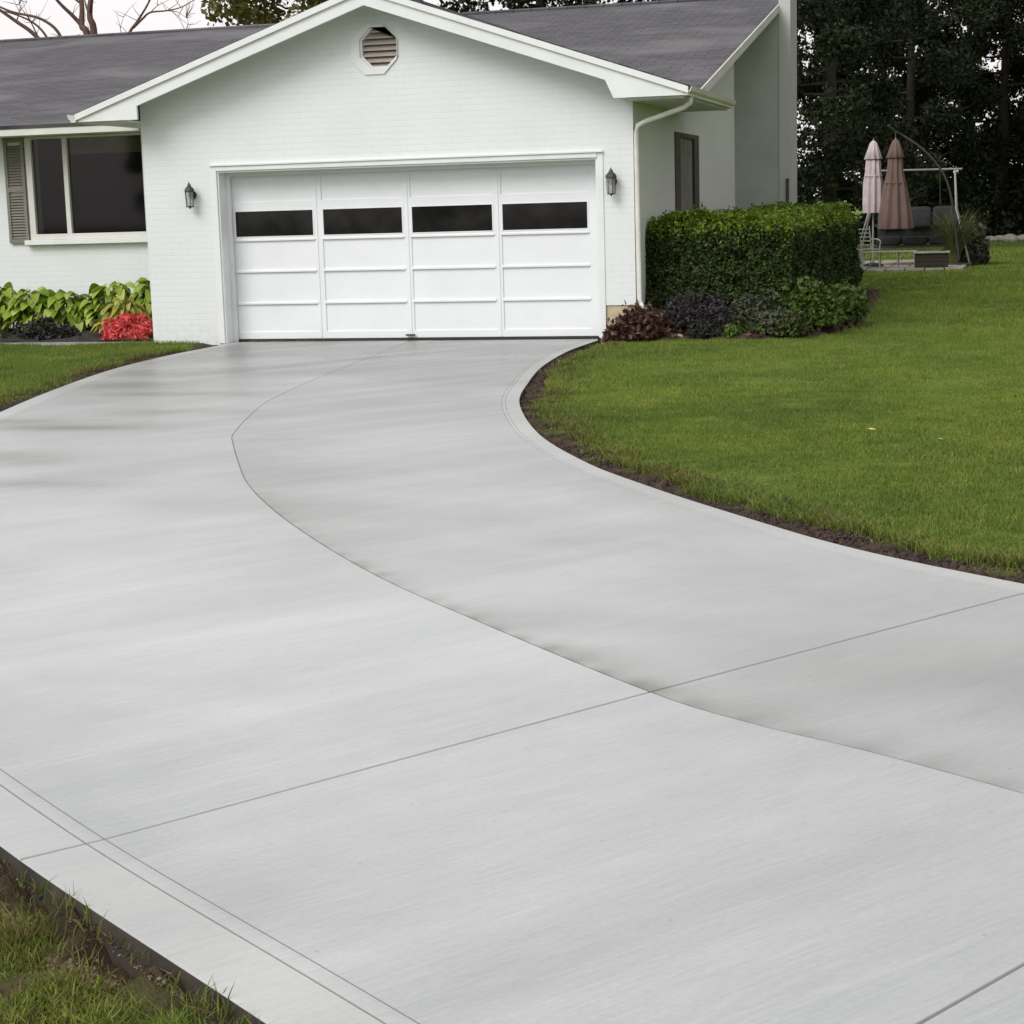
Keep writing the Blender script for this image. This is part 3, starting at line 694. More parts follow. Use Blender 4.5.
# gutters: K profile along eaves
def gutter(x0, y0, x1, y1, z, out):
    """out: unit outward vector (ox,oy)"""
    ox, oy = out; prof = [(0,0),(.07,-.0),(.07,.02),(.10,.05),(.115,.10),(.105,.10),(.09,.055),(.06,.012),(.01,.012),(.01,.10),(0,.10)]
    mb = MB(); n = len(prof)
    A = [(x0+ox*p, y0+oy*p, z+q) for p, q in prof]; B = [(x1+ox*p, y1+oy*p, z+q) for p, q in prof]
    mb.add(A+B, [(i,(i+1)%n,n+(i+1)%n,n+i) for i in range(n)]+[tuple(range(n))[::-1], tuple(range(n,2*n))]); return mb
gutter(6.13,-.44,6.13,3.02,2.865,(1,0)).build('gutter', M['gutter'], house)
gutter(-1.72,-.44,-1.72,1.15,2.865,(-1,0)).build('gutter', M['gutter'], house)
mb = MB(); ds = [(6.17,-.12,2.87),(6.17,-.12,2.80),(6.10,-.11,2.745),(5.60,-.02,2.60),(5.51,.0,2.56),(5.49,.01,2.48),(5.487,.02,1.5),(5.487,.02,.50),(5.52,-.0,.42),(5.60,-.06,.37)]
mb.tube(ds, .032, 10); mb.build('downspout', M['gutter'], house, smooth=True)
# vent in the gable
mb = MB(); mb.prism([octa(2.20,3.61,.325), octa(2.26,3.63,.265)[::-1]], 'y', -.018, .012)
mb.prism([octa(2.26,3.63,.30), octa(2.27,3.63,.245)[::-1]], 'y', .012, .13)
mb.build('vent_frame', M['trim'], house, label='white octagonal frame of the gable vent')
mb = MB()
for i in range(7):
    z = 3.63-.235+i*.072; hw = min(.238, .345-abs(z+.03-3.63))
    mb.hexa([(2.265-hw,.03,z-.012),(2.265+hw,.03,z-.012),(2.265+hw,.11,z+.048),(2.265-hw,.11,z+.048),(2.265-hw,.03,z+.006),(2.265+hw,.03,z+.006),(2.265+hw,.11,z+.066),(2.265-hw,.11,z+.066)])
mb.build('vent_slats', M['slat'], house)
mb = MB(); mb.prism([octa(2.26,3.63,.30)], 'y', .15, .17); mb.build('vent_back', M['shutter'], house)
# garage door trim + opening jamb
mb = MB()
mb.box(-.085,0,-.022,0,-.005,2.26); mb.box(5.0,5.075,-.012,0,-.02,2.26); mb.box(0,5.0,-.022,0,2.20,2.26); mb.box(-.085,5.075,-.04,0,2.26,2.285)
mb.build('door_trim', M['trim_warm'] if False else M['trim'], house, bevel=.004)
mb = MB()
mb.box(0,.022,0,.30,-.005,2.178); mb.box(4.978,5.0,0,.30,-.005,2.178); mb.box(0,5.0,0,.30,2.178,2.20)
mb.box(.022,.075,.21,.25,-.005,2.178); mb.box(4.94,4.978,.21,.25,-.005,2.178); mb.box(.075,4.94,.21,.25,2.13,2.178)
mb.build('door_jamb', M['trim'], house, bevel=.003)
# garage door: sections with stiles and rails
door = MB(); Y0 = .27
door.box(.03,4.97,Y0+.012,Y0+.045,.03,2.15)
xs = [.03,1.255,2.46,3.65,4.97]
xin = [(.09,1.20),(1.31,2.41),(2.51,3.60),(3.70,4.82)]
zs = [(.12,.475),(.506,.89),(.922,1.295),(1.345,1.69),(1.80,2.10)]
# frame sheet with openings, proud of the panel sheet
outer = [(.03,.03),(4.97,.03),(4.97,2.15),(.03,2.15)]
holes = []
for (a, b) in xin:
    for (c, d) in zs: holes.append([(a,c),(a,d),(b,d),(b,c)])
door.prism([outer]+holes, 'y', Y0-.001, Y0+.0125)
gd = door.build('garage_door', M['door'], house, bevel=.002)
mb = MB()
for z in (.49,.905,1.31):
    for (a, b) in xin:
        mb.box(a-.01,b+.01,Y0-.013,Y0-.0015,z-.012,z+.014)
mb.build('rail', M['door'], gd, bevel=.003)
for (a, b) in xin:
    mb = MB(); mb.prism([[(a+.0,1.345),(b-.0,1.345),(b-.0,1.69),(a+.0,1.69)],[(a+.018,1.357),(a+.018,1.678),(b-.018,1.678),(b-.018,1.357)]], 'y', Y0-.006, Y0+.011)
    wf = mb.build('window', M['door'], gd, bevel=.003)
    mb = MB(); mb.box(a+.01,b-.01,Y0+.004,Y0+.0105,1.35,1.685); mb.build('pane', M['glass'], gd)
for c, d in ((1.2275,0),(2.46,0),(3.65,0)):
    mb = MB(); mb.box(c,c+.016,Y0-.008,Y0-.0015,.04,2.14); mb.build('stile', M['door'], gd, bevel=.002)
mb = MB(); mb.box(.03,4.97,Y0-.005,Y0+.04,-.0,.03); mb.build('bottom_seal', M['door_dark'], gd)
mb = MB(); mb.box(2.40,2.52,Y0-.045,Y0-.018,.055,.075); mb.build('handle', M['door_dark'], gd)
# main window on the left
wf = MB()
wf.prism([[(-3.79,1.37),(-1.90,1.37),(-1.90,2.82),(-3.79,2.82)],[(-3.70,1.45),(-3.70,2.79),(-3.20,2.79),(-3.20,1.45)],[(-3.13,1.45),(-3.13,2.79),(-1.96,2.79),(-1.96,1.45)]], 'y', LW-.03, LW+.06)
win = wf.build('window', M['trim_warm'], house, bevel=.004)
mb = MB(); mb.box(-3.86,-1.86,LW-.10,LW+.02,1.30,1.368); mb.build('sill', M['trim'], win, bevel=.006)
mb = MB(); mb.box(-3.70,-3.20,LW+.02,LW+.026,1.45,2.79); mb.build('pane', M['pane'], win)
mb = MB(); mb.box(-3.13,-1.96,LW+.02,LW+.026,1.45,2.79); mb.build('pane', M['pane'], win)
mb = MB(); mb.box(-3.13,-1.96,LW+.032,LW+.038,2.56,2.79); mb.build('blind', M['blind'], win)
mb = MB(); mb.box(-4.3,-1.4,LW+1.9,LW+2.0,0,2.9); mb.box(-4.3,-1.4,LW+.25,LW+1.9,.9,.93); mb.box(-3.0,-2.2,LW+1.0,LW+1.5,.93,1.52); mb.box(-4.32,-4.3,LW+.25,LW+2,0,2.9); mb.box(-1.4,-1.38,LW+.25,LW+2,0,2.9); mb.box(-4.3,-1.4,LW+.25,LW+2,2.88,2.9); mb.build('interior', M['int'], house)
# shutter: frame + louvres
mb = MB()
x0, x1, z0, z1 = -4.13,-3.815,1.33,2.82
mb.prism([[(x0,z0),(x1,z0),(x1,z1),(x0,z1)],[(x0+.045,z0+.06),(x0+.045,2.06),(x1-.045,2.06),(x1-.045,z0+.06)],[(x0+.045,2.12),(x0+.045,z1-.06),(x1-.045,z1-.06),(x1-.045,2.12)]], 'y', LW-.045, LW-.003)
sh = mb.build('shutter', M['shutter'], house)
mb = MB()
z = z0+.08
while z < z1-.09:
    if not (2.03 < z < 2.12):
        mb.hexa([(x0+.045,LW-.038,z-.012),(x1-.045,LW-.038,z-.012),(x1-.045,LW-.010,z+.02),(x0+.045,LW-.010,z+.02),(x0+.045,LW-.038,z-.005),(x1-.045,LW-.038,z-.005),(x1-.045,LW-.010,z+.027),(x0+.045,LW-.010,z+.027)])
    z += .04
mb.build('slats', M['shutter'], sh)
# side window with dark shutters and curtain
mb = MB(); X = HX1
mb.prism([[(2.72,.98),(4.58,.98),(4.58,2.58),(2.72,2.58)],[(3.08,1.05),(3.08,2.52),(4.2,2.52),(4.2,1.05)]], 'x', X-.01, X+.018)
sw = mb.build('window', M['dark_frame'], house, label='tall dark framed side window above the hedge')
mb = MB(); mb.box(X+.004,X+.007,3.08,4.2,1.05,2.52); mb.build('pane', M['pane_clear'], sw)
mb = MB()
n = 40; vs = []
for i in range(n+1):
    y = 3.08+1.09*i/n; xx = X-.02+.016*math.sin(i*1.9)
    vs += [(xx,y,1.0),(xx,y,2.56)]
mb.add(vs, [(2*i,2*i+2,2*i+3,2*i+1) for i in range(n)]); mb.build('curtain', M['curtain'], sw)
mb = MB(); mb.box(X-.24,X-.22,2.7,4.6,.98,2.6); mb.build('interior', M['int'], house)
# chimney
mb = MB(); mb.box(6.005,6.20,9.43,10.35,-.1,7.0); mb.box(5.25,6.0,9.47,11.15,-.1,4.75); ch = mb.build('chimney', M['chim'], house, label='tall white painted chimney on the gable end')
mb = MB(); mb.box(5.252,5.999,9.44,9.468,-.1,4.68); mb.build('shade_panel', M['eave_shade'], ch, label='grey green sheet on the chimney front, painted shade under the overhang')  # thin dark sheet: shade of the overhang put into its colour
mb = MB(); mb.box(5.95,6.26,9.38,10.4,7.0,7.12); mb.build('chimney_cap', M['stone'], ch)
mb = MB(); mb.box(6.12,6.17,9.40,9.43,1.55,2.0); mb.build('outlet_cover', M['dark_frame'], ch)
mb = MB(); mb.tube([(6.145,9.41,1.55),(6.145,9.41,.3)], .015, 8); mb.build('conduit', M['stone'], ch)

# ------------------------------------------------------------------ wall lanterns
def lantern(x, z, label, rz=0):
    r = empty('wall_lantern', (x,0,z), label=label, cat='wall lamp', group='lanterns beside the garage door')
    mb = MB(); mb.tube([(0,-.002,.02),(0,-.02,.02)], .055, 12); mb.build('backplate', M['bronze'], None).parent = r
    mb = MB(); mb.tube([(0,-.02,.02),(0,-.05,.03),(0,-.075,.09),(0,-.085,.15)], .011, 6); mb.build('arm', M['bronze'], None, smooth=True).parent = r
    mb = MB(); P = [(.0,.16),(.022,.155),(.03,.13),(.062,.10),(.07,.075),(.068,.06),(.0,.06)]
    n = 6; vs = [(q*math.cos(2*PI*k/n), -.10+q*math.sin(2*PI*k/n), h) for q, h in P for k in range(n)]
    mb.add(vs, [(i*n+k, i*n+(k+1)%n, (i+1)*n+(k+1)%n, (i+1)*n+k) for i in range(len(P)-1) for k in range(n)])
    mb.tube([(0,-.10,.155),(0,-.10,.185)], [.014,.004], 6)
    mb.build('cap', M['bronze'], None).parent = r
    mb = MB()
    for k in range(6):
        a = 2*PI*k/6; mb.tube([(.060*math.cos(a),-.10+.060*math.sin(a),.06),(.048*math.cos(a),-.10+.048*math.sin(a),-.12)], .005, 4)
    mb.tube([(0,-.10,-.12),(0,-.10,-.135)], .053, 6); mb.tube([(0,-.10,-.135),(0,-.10,-.155)], [.02,.006], 6)
    mb.build('cage', M['bronze'], None).parent = r
    mb = MB(); n = 6
    vs = [(.054*math.cos(2*PI*k/n), -.10+.054*math.sin(2*PI*k/n), .06) for k in range(n)]+[(.043*math.cos(2*PI*k/n), -.10+.043*math.sin(2*PI*k/n), -.118) for k in range(n)]
    mb.add(vs, [(k,(k+1)%n,n+(k+1)%n,n+k) for k in range(n)]); mb.build('glass', M['lampglass'], None).parent = r
    mb = MB(); mb.tube([(0,-.10,-.11),(0,-.10,-.03)], .012, 8); mb.build('candle', M['trim'], None).parent = r
    return r
def lampglass():
    m, nt, b = newmat('clear_lamp_glass')
    tr = nt.nodes.new('ShaderNodeBsdfTransparent'); mx = nt.nodes.new('ShaderNodeMixShader'); mx.inputs[0].default_value = .45
    b.inputs['Base Color'].default_value = (.45,.47,.45,1); b.inputs['Roughness'].default_value = .15
    nt.links.new(tr.outputs[0], mx.inputs[1]); nt.links.new(b.outputs[0], mx.inputs[2]); nt.links.new(mx.outputs[0], nt.nodes['Material Output'].inputs[0])
    return m
M['lampglass'] = lampglass()
lantern(-.35, 1.89, 'small dark lantern on the white brick left of the garage door')
lantern(5.19, 1.89, 'small dark lantern between the garage door and the downspout')

# ------------------------------------------------------------------ planting, left bed
mb = MB(); mb.hexa([(-12,.27,-.10),(-1.3,.04,-.10),(-1.0,.10,-.10),(-12,.36,-.10),(-12,.27,.02),(-1.3,.04,.02),(-1.0,.10,.02),(-12,.36,.02)])
mb.build('bed_edging', M['stone'], label='thin pale strip of edging in front of the hosta bed', cat='garden edging')
def mulch_left():
    xs = np.linspace(-12,-1.04,160); ys = np.linspace(.36,LW-.005,26); X, Y = np.meshgrid(xs, ys, indexing='ij')
    X = X.copy(); yy = .10+(.36-.10)*np.clip((-1.0-X)/11, 0, 1); Y = yy+(Y-.36)/(LW-.365)*(LW-.005-yy)
    Z = .02+.10*np.sin(PI*(Y-yy)/(LW-yy)*.7)+.03*vnoise(X, Y, 3, 71)+np.random.default_rng(3).normal(size=X.shape)*.008
    I = np.arange(X.size).reshape(X.shape); F = np.stack([I[:-1,:-1], I[1:,:-1], I[1:,1:], I[:-1,1:]], -1).reshape(-1,4)
    raw('mulch', np.stack([X,Y,Z],-1).reshape(-1,3), F, M['mulch'], kind='stuff')
mulch_left()
def broad_leaf(mb, base, az, length, width, rise, droop, mid=0, twist=0):
    """arched ovate leaf on a stalk"""
    d = Vector((math.cos(az), math.sin(az), 0)); sd = Vector((-math.sin(az), math.cos(az), 0)); n = 6; pts = []
    b = Vector(base); top = b+d*length*.45+Vector((0,0,rise))
    vs = []; 
    for i in range(n+1):
        t = i/n; w = width*.5*(math.sin(PI*min(1, t*.93+.07))**.75)*(1-.25*t)
        c = top+d*length*(t)+Vector((0,0,-droop*t*t+.18*length*t*(1-t)))
        tw = Vector((0,0,twist*w))
        vs += [c-sd*w+Vector((0,0,w*.35))-tw, c, c+sd*w+Vector((0,0,w*.35))+tw]
    f = []
    for i in range(n): f += [(3*i,3*i+3,3*i+4,3*i+1),(3*i+1,3*i+4,3*i+5,3*i+2)]
    mb.add(vs, f)
    mb.add([b+sd*.006, b-sd*.006, top-sd*.006, top+sd*.006], [(0,1,2,3)])
def hosta(x, y, z, r, h, n, mat, label, name='hosta', group='hostas in the left bed', cat='plant', lw=.14, ll=.20):
    R_ = random.Random(int(x*1000)+n); mb = MB()
    for i in range(n):
        q = (i+.5)/n; az = i*2.39996+R_.uniform(-.3,.3); k = q
        ln = ll*R_.uniform(.7,1.15); rise = h*(1-.75*k)*R_.uniform(.85,1.05)
        b = (R_.uniform(-.06,.06)*r*3, R_.uniform(-.06,.06)*r*3, 0)
        d = Vector((math.cos(az), math.sin(az), 0)); bb = Vector(b)+d*r*.72*k
        broad_leaf(mb, bb, az, ln, lw*R_.uniform(.8,1.2), rise, ln*R_.uniform(.35,.8), twist=R_.uniform(-.7,.7))
    o = mb.build(name, mat, None, smooth=True); o.location = (x,y,z)
    return tag(o, label, cat, group)
for (x, y, r, h, n, lb) in [(-1.62,1.35,.42,.70,75,'tall green hosta against the garage wall behind the golden plant'),
        (-2.32,1.35,.42,.66,75,'green hosta second from the garage wall, right below the wide window'),
        (-2.95,1.25,.38,.55,65,'lower green hosta third from the garage wall, behind the dark low plant'),
        (-3.45,1.15,.36,.60,65,'light green hosta under the shutter near the left border'),
        (-3.95,1.10,.40,.66,70,'light green hosta cut by the left border of the photo'),
        (-4.6,1.2,.4,.62,60,'green hosta beyond the left border')]:
    if x < -4.5: continue
    hosta(x, y, .08, r, h, int(n*2.2), M['hosta'], lb)
hosta(-1.80,.72,.06,.36,.50,190,M['gold'],'golden yellow leafy plant just above the red flowers','golden_foliage_plant',None,'plant',.07,.16)
def red_clump():
    P = []; N = []
    R_ = np.random.default_rng(12); th = R_.uniform(0, 2*PI, 1500); ph = np.arccos(R_.uniform(.0, 1, 1500)); lump = 1+.16*np.sin(th*5+ph*4)+.1*R_.normal(size=1500)
    d = np.stack([np.cos(th)*np.sin(ph), np.sin(th)*np.sin(ph), np.cos(ph)], 1); P = d*np.array([.34,.24,.27])*lump[:,None]
    V, F = leaf_quads(P, .055, 2.0, d*.3, r=R_)
    o = raw('red_flowers', V, F, M['red'], label='low clump of coral red flowers at the foot of the garage wall', cat='flowers'); o.location = (-1.60,.42,.03)
red_clump()
def leaf_clump(name, loc, dims, n, size, mat, label, cat='shrub', group=None, elong=1.6, seed=1, lumps=9, core=True):
    R_ = np.random.default_rng(seed)
    cs = unit(R_.normal(size=(lumps,3)))*R_.uniform(.25,.62,(lumps,1)); cs[:,2] = np.abs(cs[:,2])
    rs = R_.uniform(.33,.5,lumps); k = R_.integers(0, lumps, n)
    d = unit(R_.normal(size=(n,3))); P = cs[k]+d*(rs[k]*R_.uniform(.68,1.12,n)*np.where(R_.uniform(size=n) < .12, 1.3, 1))[:,None]
    P[:,2] = np.abs(P[:,2]); P = P*np.array(dims)
    V, F = leaf_quads(P, size, elong, d*.6, r=R_)
    o = raw(name, V, F, mat); o.location = loc
    tag(o, label, cat, group)
    mb = MB()
    st = [(R_.uniform(-.3,.3)*dims[0], R_.uniform(-.3,.3)*dims[1], dims[2]*.75) for _ in range(7)]
    for q in st: mb.tube([(q[0]*.15,q[1]*.15,-.05),(q[0]*.6,q[1]*.6,q[2]*.5),q], [.012,.009,.004], 5)
    s = mb.build('stems', M['bark'], None); s.parent = o
    return o
leaf_clump('low_shrub', (-2.95,.55,.03), (.52,.26,.36), 1400, .05, M['dark_low'], 'blackish low plant in front of the hostas on dark mulch', seed=3)
leaf_clump('low_shrub', (-3.7,.5,.03), (.3,.2,.2), 500, .05, M['greygreen'], 'small grey green plant in the left bed at the photo border', seed=4)

# ------------------------------------------------------------------ right bed
def hedge():
    R_ = np.random.default_rng(17)
    boxes = [(5.40,7.26,.62,2.0,.10,1.36), (6.1,7.28,2.0,9.6,.12,1.38)]
    P = []; N = []
    for (x0,x1,y0,y1,z0,z1) in boxes:
        faces = [('x',x0),('x',x1),('y',y0),('y',y1),('z',z1)]
        for ax, v in faces:
            if ax == 'x': A = (y1-y0)*(z1-z0)
            elif ax == 'y': A = (x1-x0)*(z1-z0)
            else: A = (x1-x0)*(y1-y0)
            n = int(A*7500); x = R_.uniform(x0,x1,n); y = R_.uniform(y0,y1,n); z = R_.uniform(z0,z1,n)
            nn = np.zeros((n,3)); s = 1 if v in (x1,y1,z1) else -1
            dep = np.abs(R_.normal(size=n))*.07-.035
            if ax == 'x': x = v-s*dep; nn[:,0] = s; u, w = y, z
            elif ax == 'y': y = v-s*dep; nn[:,1] = s; u, w = x, z
            else: z = v-dep; nn[:,2] = 1; u, w = x, y
            lump = .075*vnoise(u, w, 2.6, 81)+.055*vnoise(u, w, 6.5, 82)+.05*vnoise(u, w, .8, 83)+.02*vnoise(u, w, 14, 84)
            q = np.stack([x,y,z], 1)+nn*lump[:,None]
            # rounded shoulders
            tz = np.clip((q[:,2]-(z1-.22))/.22, 0, 1)
            cx = np.clip(q[:,0], x0+.2, x1-.2); q[:,0] -= (q[:,0]-cx)*tz**2*.5
            cy = np.clip(q[:,1], y0+.2, y1-.2); q[:,1] -= (q[:,1]-cy)*tz**2*.5
            k = vnoise(u, w, 9, 85) > -2
            P.append(q[k]); N.append(nn[k])
    P = np.concatenate(P); N = np.concatenate(N)
    k = ~((P[:,0] > 6.3) & (P[:,0] < 7.15) & (P[:,1] > 1.8) & (P[:,1] < 2.2) & (P[:,2] < 1.2))
    P = P[k]; N = N[k]; N[:,2] += .25
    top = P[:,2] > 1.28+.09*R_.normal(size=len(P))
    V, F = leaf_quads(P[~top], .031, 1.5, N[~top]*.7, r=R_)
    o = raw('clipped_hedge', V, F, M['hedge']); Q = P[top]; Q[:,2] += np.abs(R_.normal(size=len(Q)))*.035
    V, F = leaf_quads(Q, .033, 1.6, N[top]*.5, r=R_); tg = raw('lit_top_leaves', V, F, M['hedge_top']); tg.parent = o; tg['label'] = 'leaves along the top of the hedge, coloured lighter for light from above'; tag(o, 'clipped green boxwood hedge along the side of the house', 'hedge')  # top leaves recoloured lighter, as if lit from above
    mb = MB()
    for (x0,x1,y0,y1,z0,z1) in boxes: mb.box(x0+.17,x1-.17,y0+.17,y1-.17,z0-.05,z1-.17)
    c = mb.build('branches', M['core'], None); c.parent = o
hedge()
B_ = 'plants in front of the hedge'
leaf_clump('purple_shrub', (6.05,.34,.14), (.60,.42,.56), 4600, .035, M['purple'], 'purplish grey shrub in front of the left end of the hedge', group=B_, seed=21)
leaf_clump('low_shrub', (6.50,.22,.08), (.42,.32,.38), 2300, .035, M['purple'], 'lower purplish plant just right of the purplish grey shrub', group=B_, seed=22)
leaf_clump('low_shrub', (6.85,.40,.12), (.42,.34,.50), 2300, .045, M['greygreen'], 'grey green shrub in front of the middle of the hedge', group=B_, seed=23)
leaf_clump('low_shrub', (7.10,.22,.06), (.40,.30,.34), 1900, .045, M['greygreen'], 'small grey green plant at the lawn edge beside the rounded green shrub', group=B_, seed=24)
leaf_clump('green_shrub', (7.38,.72,.12), (.58,.50,.78), 4200, .045, M['bedgreen'], 'green rounded shrub at the corner of the hedge', group=B_, seed=25)
leaf_clump('green_shrub', (7.66,2.0,.1), (.50,.7,.55), 3000, .055, M['bedgreen'], 'green shrub behind the rounded one, beside the hedge end', group=B_, seed=26)
leaf_clump('green_shrub', (7.62,4.1,.1), (.34,.6,.34), 1300, .055, M['bedgreen'], 'farthest low green shrub along the side of the hedge', group=B_, seed=27)
leaf_clump('low_shrub', (6.62,.0,.03), (.16,.12,.16), 320, .045, M['lime'], 'tiny lime green plant at the front of the purplish plants', group=B_, seed=28)
leaf_clump('low_shrub', (6.98,.12,.03), (.14,.1,.15), 260, .05, M['lime'], 'tiny lime green plant in front of the grey green ones', group=B_, seed=29)
def litter():
    n = 5200; x = rng.uniform(5.04,8.3,n); y = rng.uniform(-.1,3,n)
    k = inpoly(x, y, bed_poly) & ((rng.uniform(size=n) < .25) | (x < 6.0)); x, y = x[k], y[k]
    db = near(x, y, bed_edge[::2]); z = ground_z(x, y, np.zeros(len(x), bool), near(x, y, Rc[::8]))+rng.uniform(.0,.04,len(x))
    z = z+np.where(x < 5.9, .16*np.exp(-((x-5.5)/.35)**2-((y-.15)/.25)**2)*rng.uniform(.2,1,len(x)), 0)
    V, F = leaf_quads(np.stack([x,y,z],1), .055, 1.7, np.array([[0,-.2,.7]]))
    raw('red_leaf_litter', V, F, M['maroon'], kind='stuff')
litter()
leaf_clump('low_shrub', (6.28,.02,.04), (.30,.16,.26), 1100, .035, M['dark_low'], 'dark low plant between the maroon plant and the purplish plants', group=B_, seed=61)
leaf_clump('low_shrub', (7.32,.12,.04), (.36,.22,.30), 1300, .04, M['olive'], 'olive low plant in front of the rounded green shrub', group=B_, seed=62)
leaf_clump('low_shrub', (6.66,.12,.04), (.30,.18,.28), 1000, .038, M['olive'], 'olive low plant at the lawn edge in front of the purplish plants', group=B_, seed=63)
leaf_clump('maroon_plant', (5.52,-.10,.02), (.46,.22,.46), 2300, .05, M['maroon'], 'maroon leaved low plant at the right corner of the garage', 'plant', seed=31)
leaf_clump('maroon_plant', (5.24,-.12,-.02), (.24,.13,.24), 800, .045, M['maroon'], 'small maroon plant touching the right foot of the garage door', 'plant', seed=32)
mb = MB(); mb.hexa([(5.56,.02,.22),(5.76,.02,.20),(5.76,.45,.26),(5.56,.45,.28),(5.57,.03,.29),(5.75,.03,.27),(5.75,.43,.33),(5.57,.43,.35)])
mb.build('splash_block', M['stone'], label='grey stone block under the downspout', cat='stone', bevel=.012)

def rock(loc, s, seed, label, name='rock', group=None):
    bm = bmesh.new(); bmesh.ops.create_icosphere(bm, subdivisions=3, radius=1)
    for v in bm.verts:
        k = 1+.35*noise.noise(v.co*1.1+Vector((seed*3.1,0,0)))+.12*noise.noise(v.co*3+Vector((seed,5,0)))
        v.co = Vector((v.co.x*s[0]*k, v.co.y*s[1]*k, v.co.z*s[2]*k))
    me = bpy.data.meshes.new(name); bm.to_mesh(me); bm.free(); me.materials.append(M['rock'])
    o = bpy.data.objects.new(name, me); C.objects.link(o); o.location = loc; tag(o, label, 'rock', group); return o
rock((6.0,-.02,.03), (.05,.04,.035), 2, 'small pale pebble at the lawn edge in front of the purplish shrub', 'pebble')

# ------------------------------------------------------------------ patio corner
mb = MB(); a, b, c, d = patio_box
R2 = random.Random(4); y = c
for i in range(7):
    for j in range(6):
        x0 = a+i*(b-a)/7; y0 = c+j*(d-c)/6; h = .05+R2.uniform(-.006,.006)
        mb.box(x0+.012, x0+(b-a)/7-.012, y0+.012, y0+(d-c)/6-.012, -.06, h)
mb.build('patio', M['paver'], kind='structure', bevel=.01)
def folded_umbrella(name, x, y, z0, z1, rb, mat, label, nf=9, rt=.2, pole=True):
    r = empty(name, (x,y,0), label=label, cat='umbrella', group='closed umbrellas on the patio')
    def lathe(prof, amp, seed):
        mb = MB(); n = nf*8; vs = []
        for (q, h) in prof:
            for k in range(n):
                t = 2*PI*k/n; w = 1+amp*math.cos(t*nf+seed)+amp*.4*math.sin(t*3+h*2); vs.append((q*w*math.cos(t), q*w*math.sin(t), h))
        mb.add(vs, [(i*n+k, i*n+(k+1)%n, (i+1)*n+(k+1)%n, (i+1)*n+k) for i in range(len(prof)-1) for k in range(n)]); return mb
    H = z1-z0; zc = z1-.40
    lathe([(.02,z1+.02),(rt*.38,z1-.03),(rt*.62,z1-.17),(rt*1.0,zc),(rt*.95,zc-.01)], .10, .5).build('canopy_cap', mat, None, smooth=True).parent = r
    lathe([(rt*.6,zc+.05),(rt*.78,zc-.05),(rt*.84,zc-.3),(rt+(rb-rt)*.35,z0+H*.42),(rt+(rb-rt)*.8,z0+.3),(rb,z0+.04),(rb*.97,z0)], .15, 0).build('canopy', mat, None, smooth=True).parent = r
    mb = MB(); n = 20; zs_ = z0+H*.52; q = rt+(rb-rt)*.25; mb.tube([(q*math.cos(2*PI*k/n), q*math.sin(2*PI*k/n), zs_) for k in range(n+1)], .012, 5); mb.build('strap', mat, None).parent = r
    mb = MB(); mb.tube([(0,0,z1-.02),(0,0,z1+.07)], [.02,.008], 8); mb.build('finial', M['pvc'], None).parent = r
    if pole:
        mb = MB(); mb.tube([(0,0,.06),(0,0,z0+.3)], .022, 8); mb.build('pole', M['pvc'], None).parent = r
        mb = MB(); mb.tube([(0,0,.05),(0,0,.10),(0,0,.14)], [.26,.24,.05], 16); mb.build('base', M['cushion'], None).parent = r
    return r
folded_umbrella('patio_umbrella', 6.60, 22.2, 1.30, 2.95, .215, M['umb_light'], 'pale pinkish closed umbrella, the left one of the pair on the patio')
cu = folded_umbrella('cantilever_umbrella', 7.12, 22.0, .92, 2.96, .37, M['umb_brown'], 'dusty brown closed umbrella hanging from a curved pole', pole=False)
mb = MB(); pts = curve([(-.18,3.30),(-.02,3.16),(.15,3.06),(.55,2.78),(.90,2.42),(1.15,2.0),(1.28,1.5),(1.36,.9),(1.46,.07)], 6)
mb.tube([(p[0], .25-.25*max(0,1-i/12), p[1]) for i, p in enumerate(pts)], .026, 8); mb.tube([(0,0,3.15),(0,0,2.9)], .010, 6)
mb.build('curved_pole', M['bronze'], None, smooth=True).parent = cu
mb = MB(); mb.box(1.18,1.75,.20,.29,.05,.09); mb.box(1.42,1.51,-.1,.6,.05,.088); mb.build('base', M['bronze'], None).parent = cu
# swing seat
sw = empty('garden_swing', (7.45,23.4,.05), label='white framed garden swing with dark cushions behind the umbrellas', cat='garden swing')
def P_(name, mb, mat, par=sw, **k): o = mb.build(name, mat, None, **k); o.parent = par; return o
mb = MB(); mb.tube([(-1.12,0,2.24),(1.14,0,2.22)], .026, 8); P_('top_bar', mb, M['greybar'])
for sx in (-1, 1):
    for sy in (-1, 1):
        mb = MB(); x = 1.02*sx
        mb.tube([(x-.05*sx,0,2.22),(x,.3*sy,1.3),(x+.34*sx,.75*sy,0)], .024, 8); P_('leg', mb, M['pvc'], smooth=True)
for sx in (-1,1):
    mb = MB()
    for yy in (-.2,.28): mb.tube([(sx*.62,yy*.3,2.22),(sx*.66,yy,.75)], .008, 5)
    P_('hanger', mb, M['bronze'])
def cushion(x0,x1,y0,y1,z0,z1,tilt=0):
    bm = bmesh.new(); bmesh.ops.create_cube(bm, size=1); bmesh.ops.subdivide_edges(bm, edges=bm.edges, cuts=5, use_grid_fill=True)
    mb = MB(); me = []
    for v in bm.verts:
        p = v.co*2; k = 1-.10*(p.x**4*p.z**2+p.y**4*.3); q = Vector((x0+(x1-x0)*(p.x*k+1)/2, y0+(y1-y0)*(p.y*k+1)/2, z0+(z1-z0)*(p.z*k+1)/2)); q.y += tilt*(q.z-z0); me.append(q)
    mb.add(me, [[v.index for v in f.verts] for f in bm.faces]); bm.free(); return mb
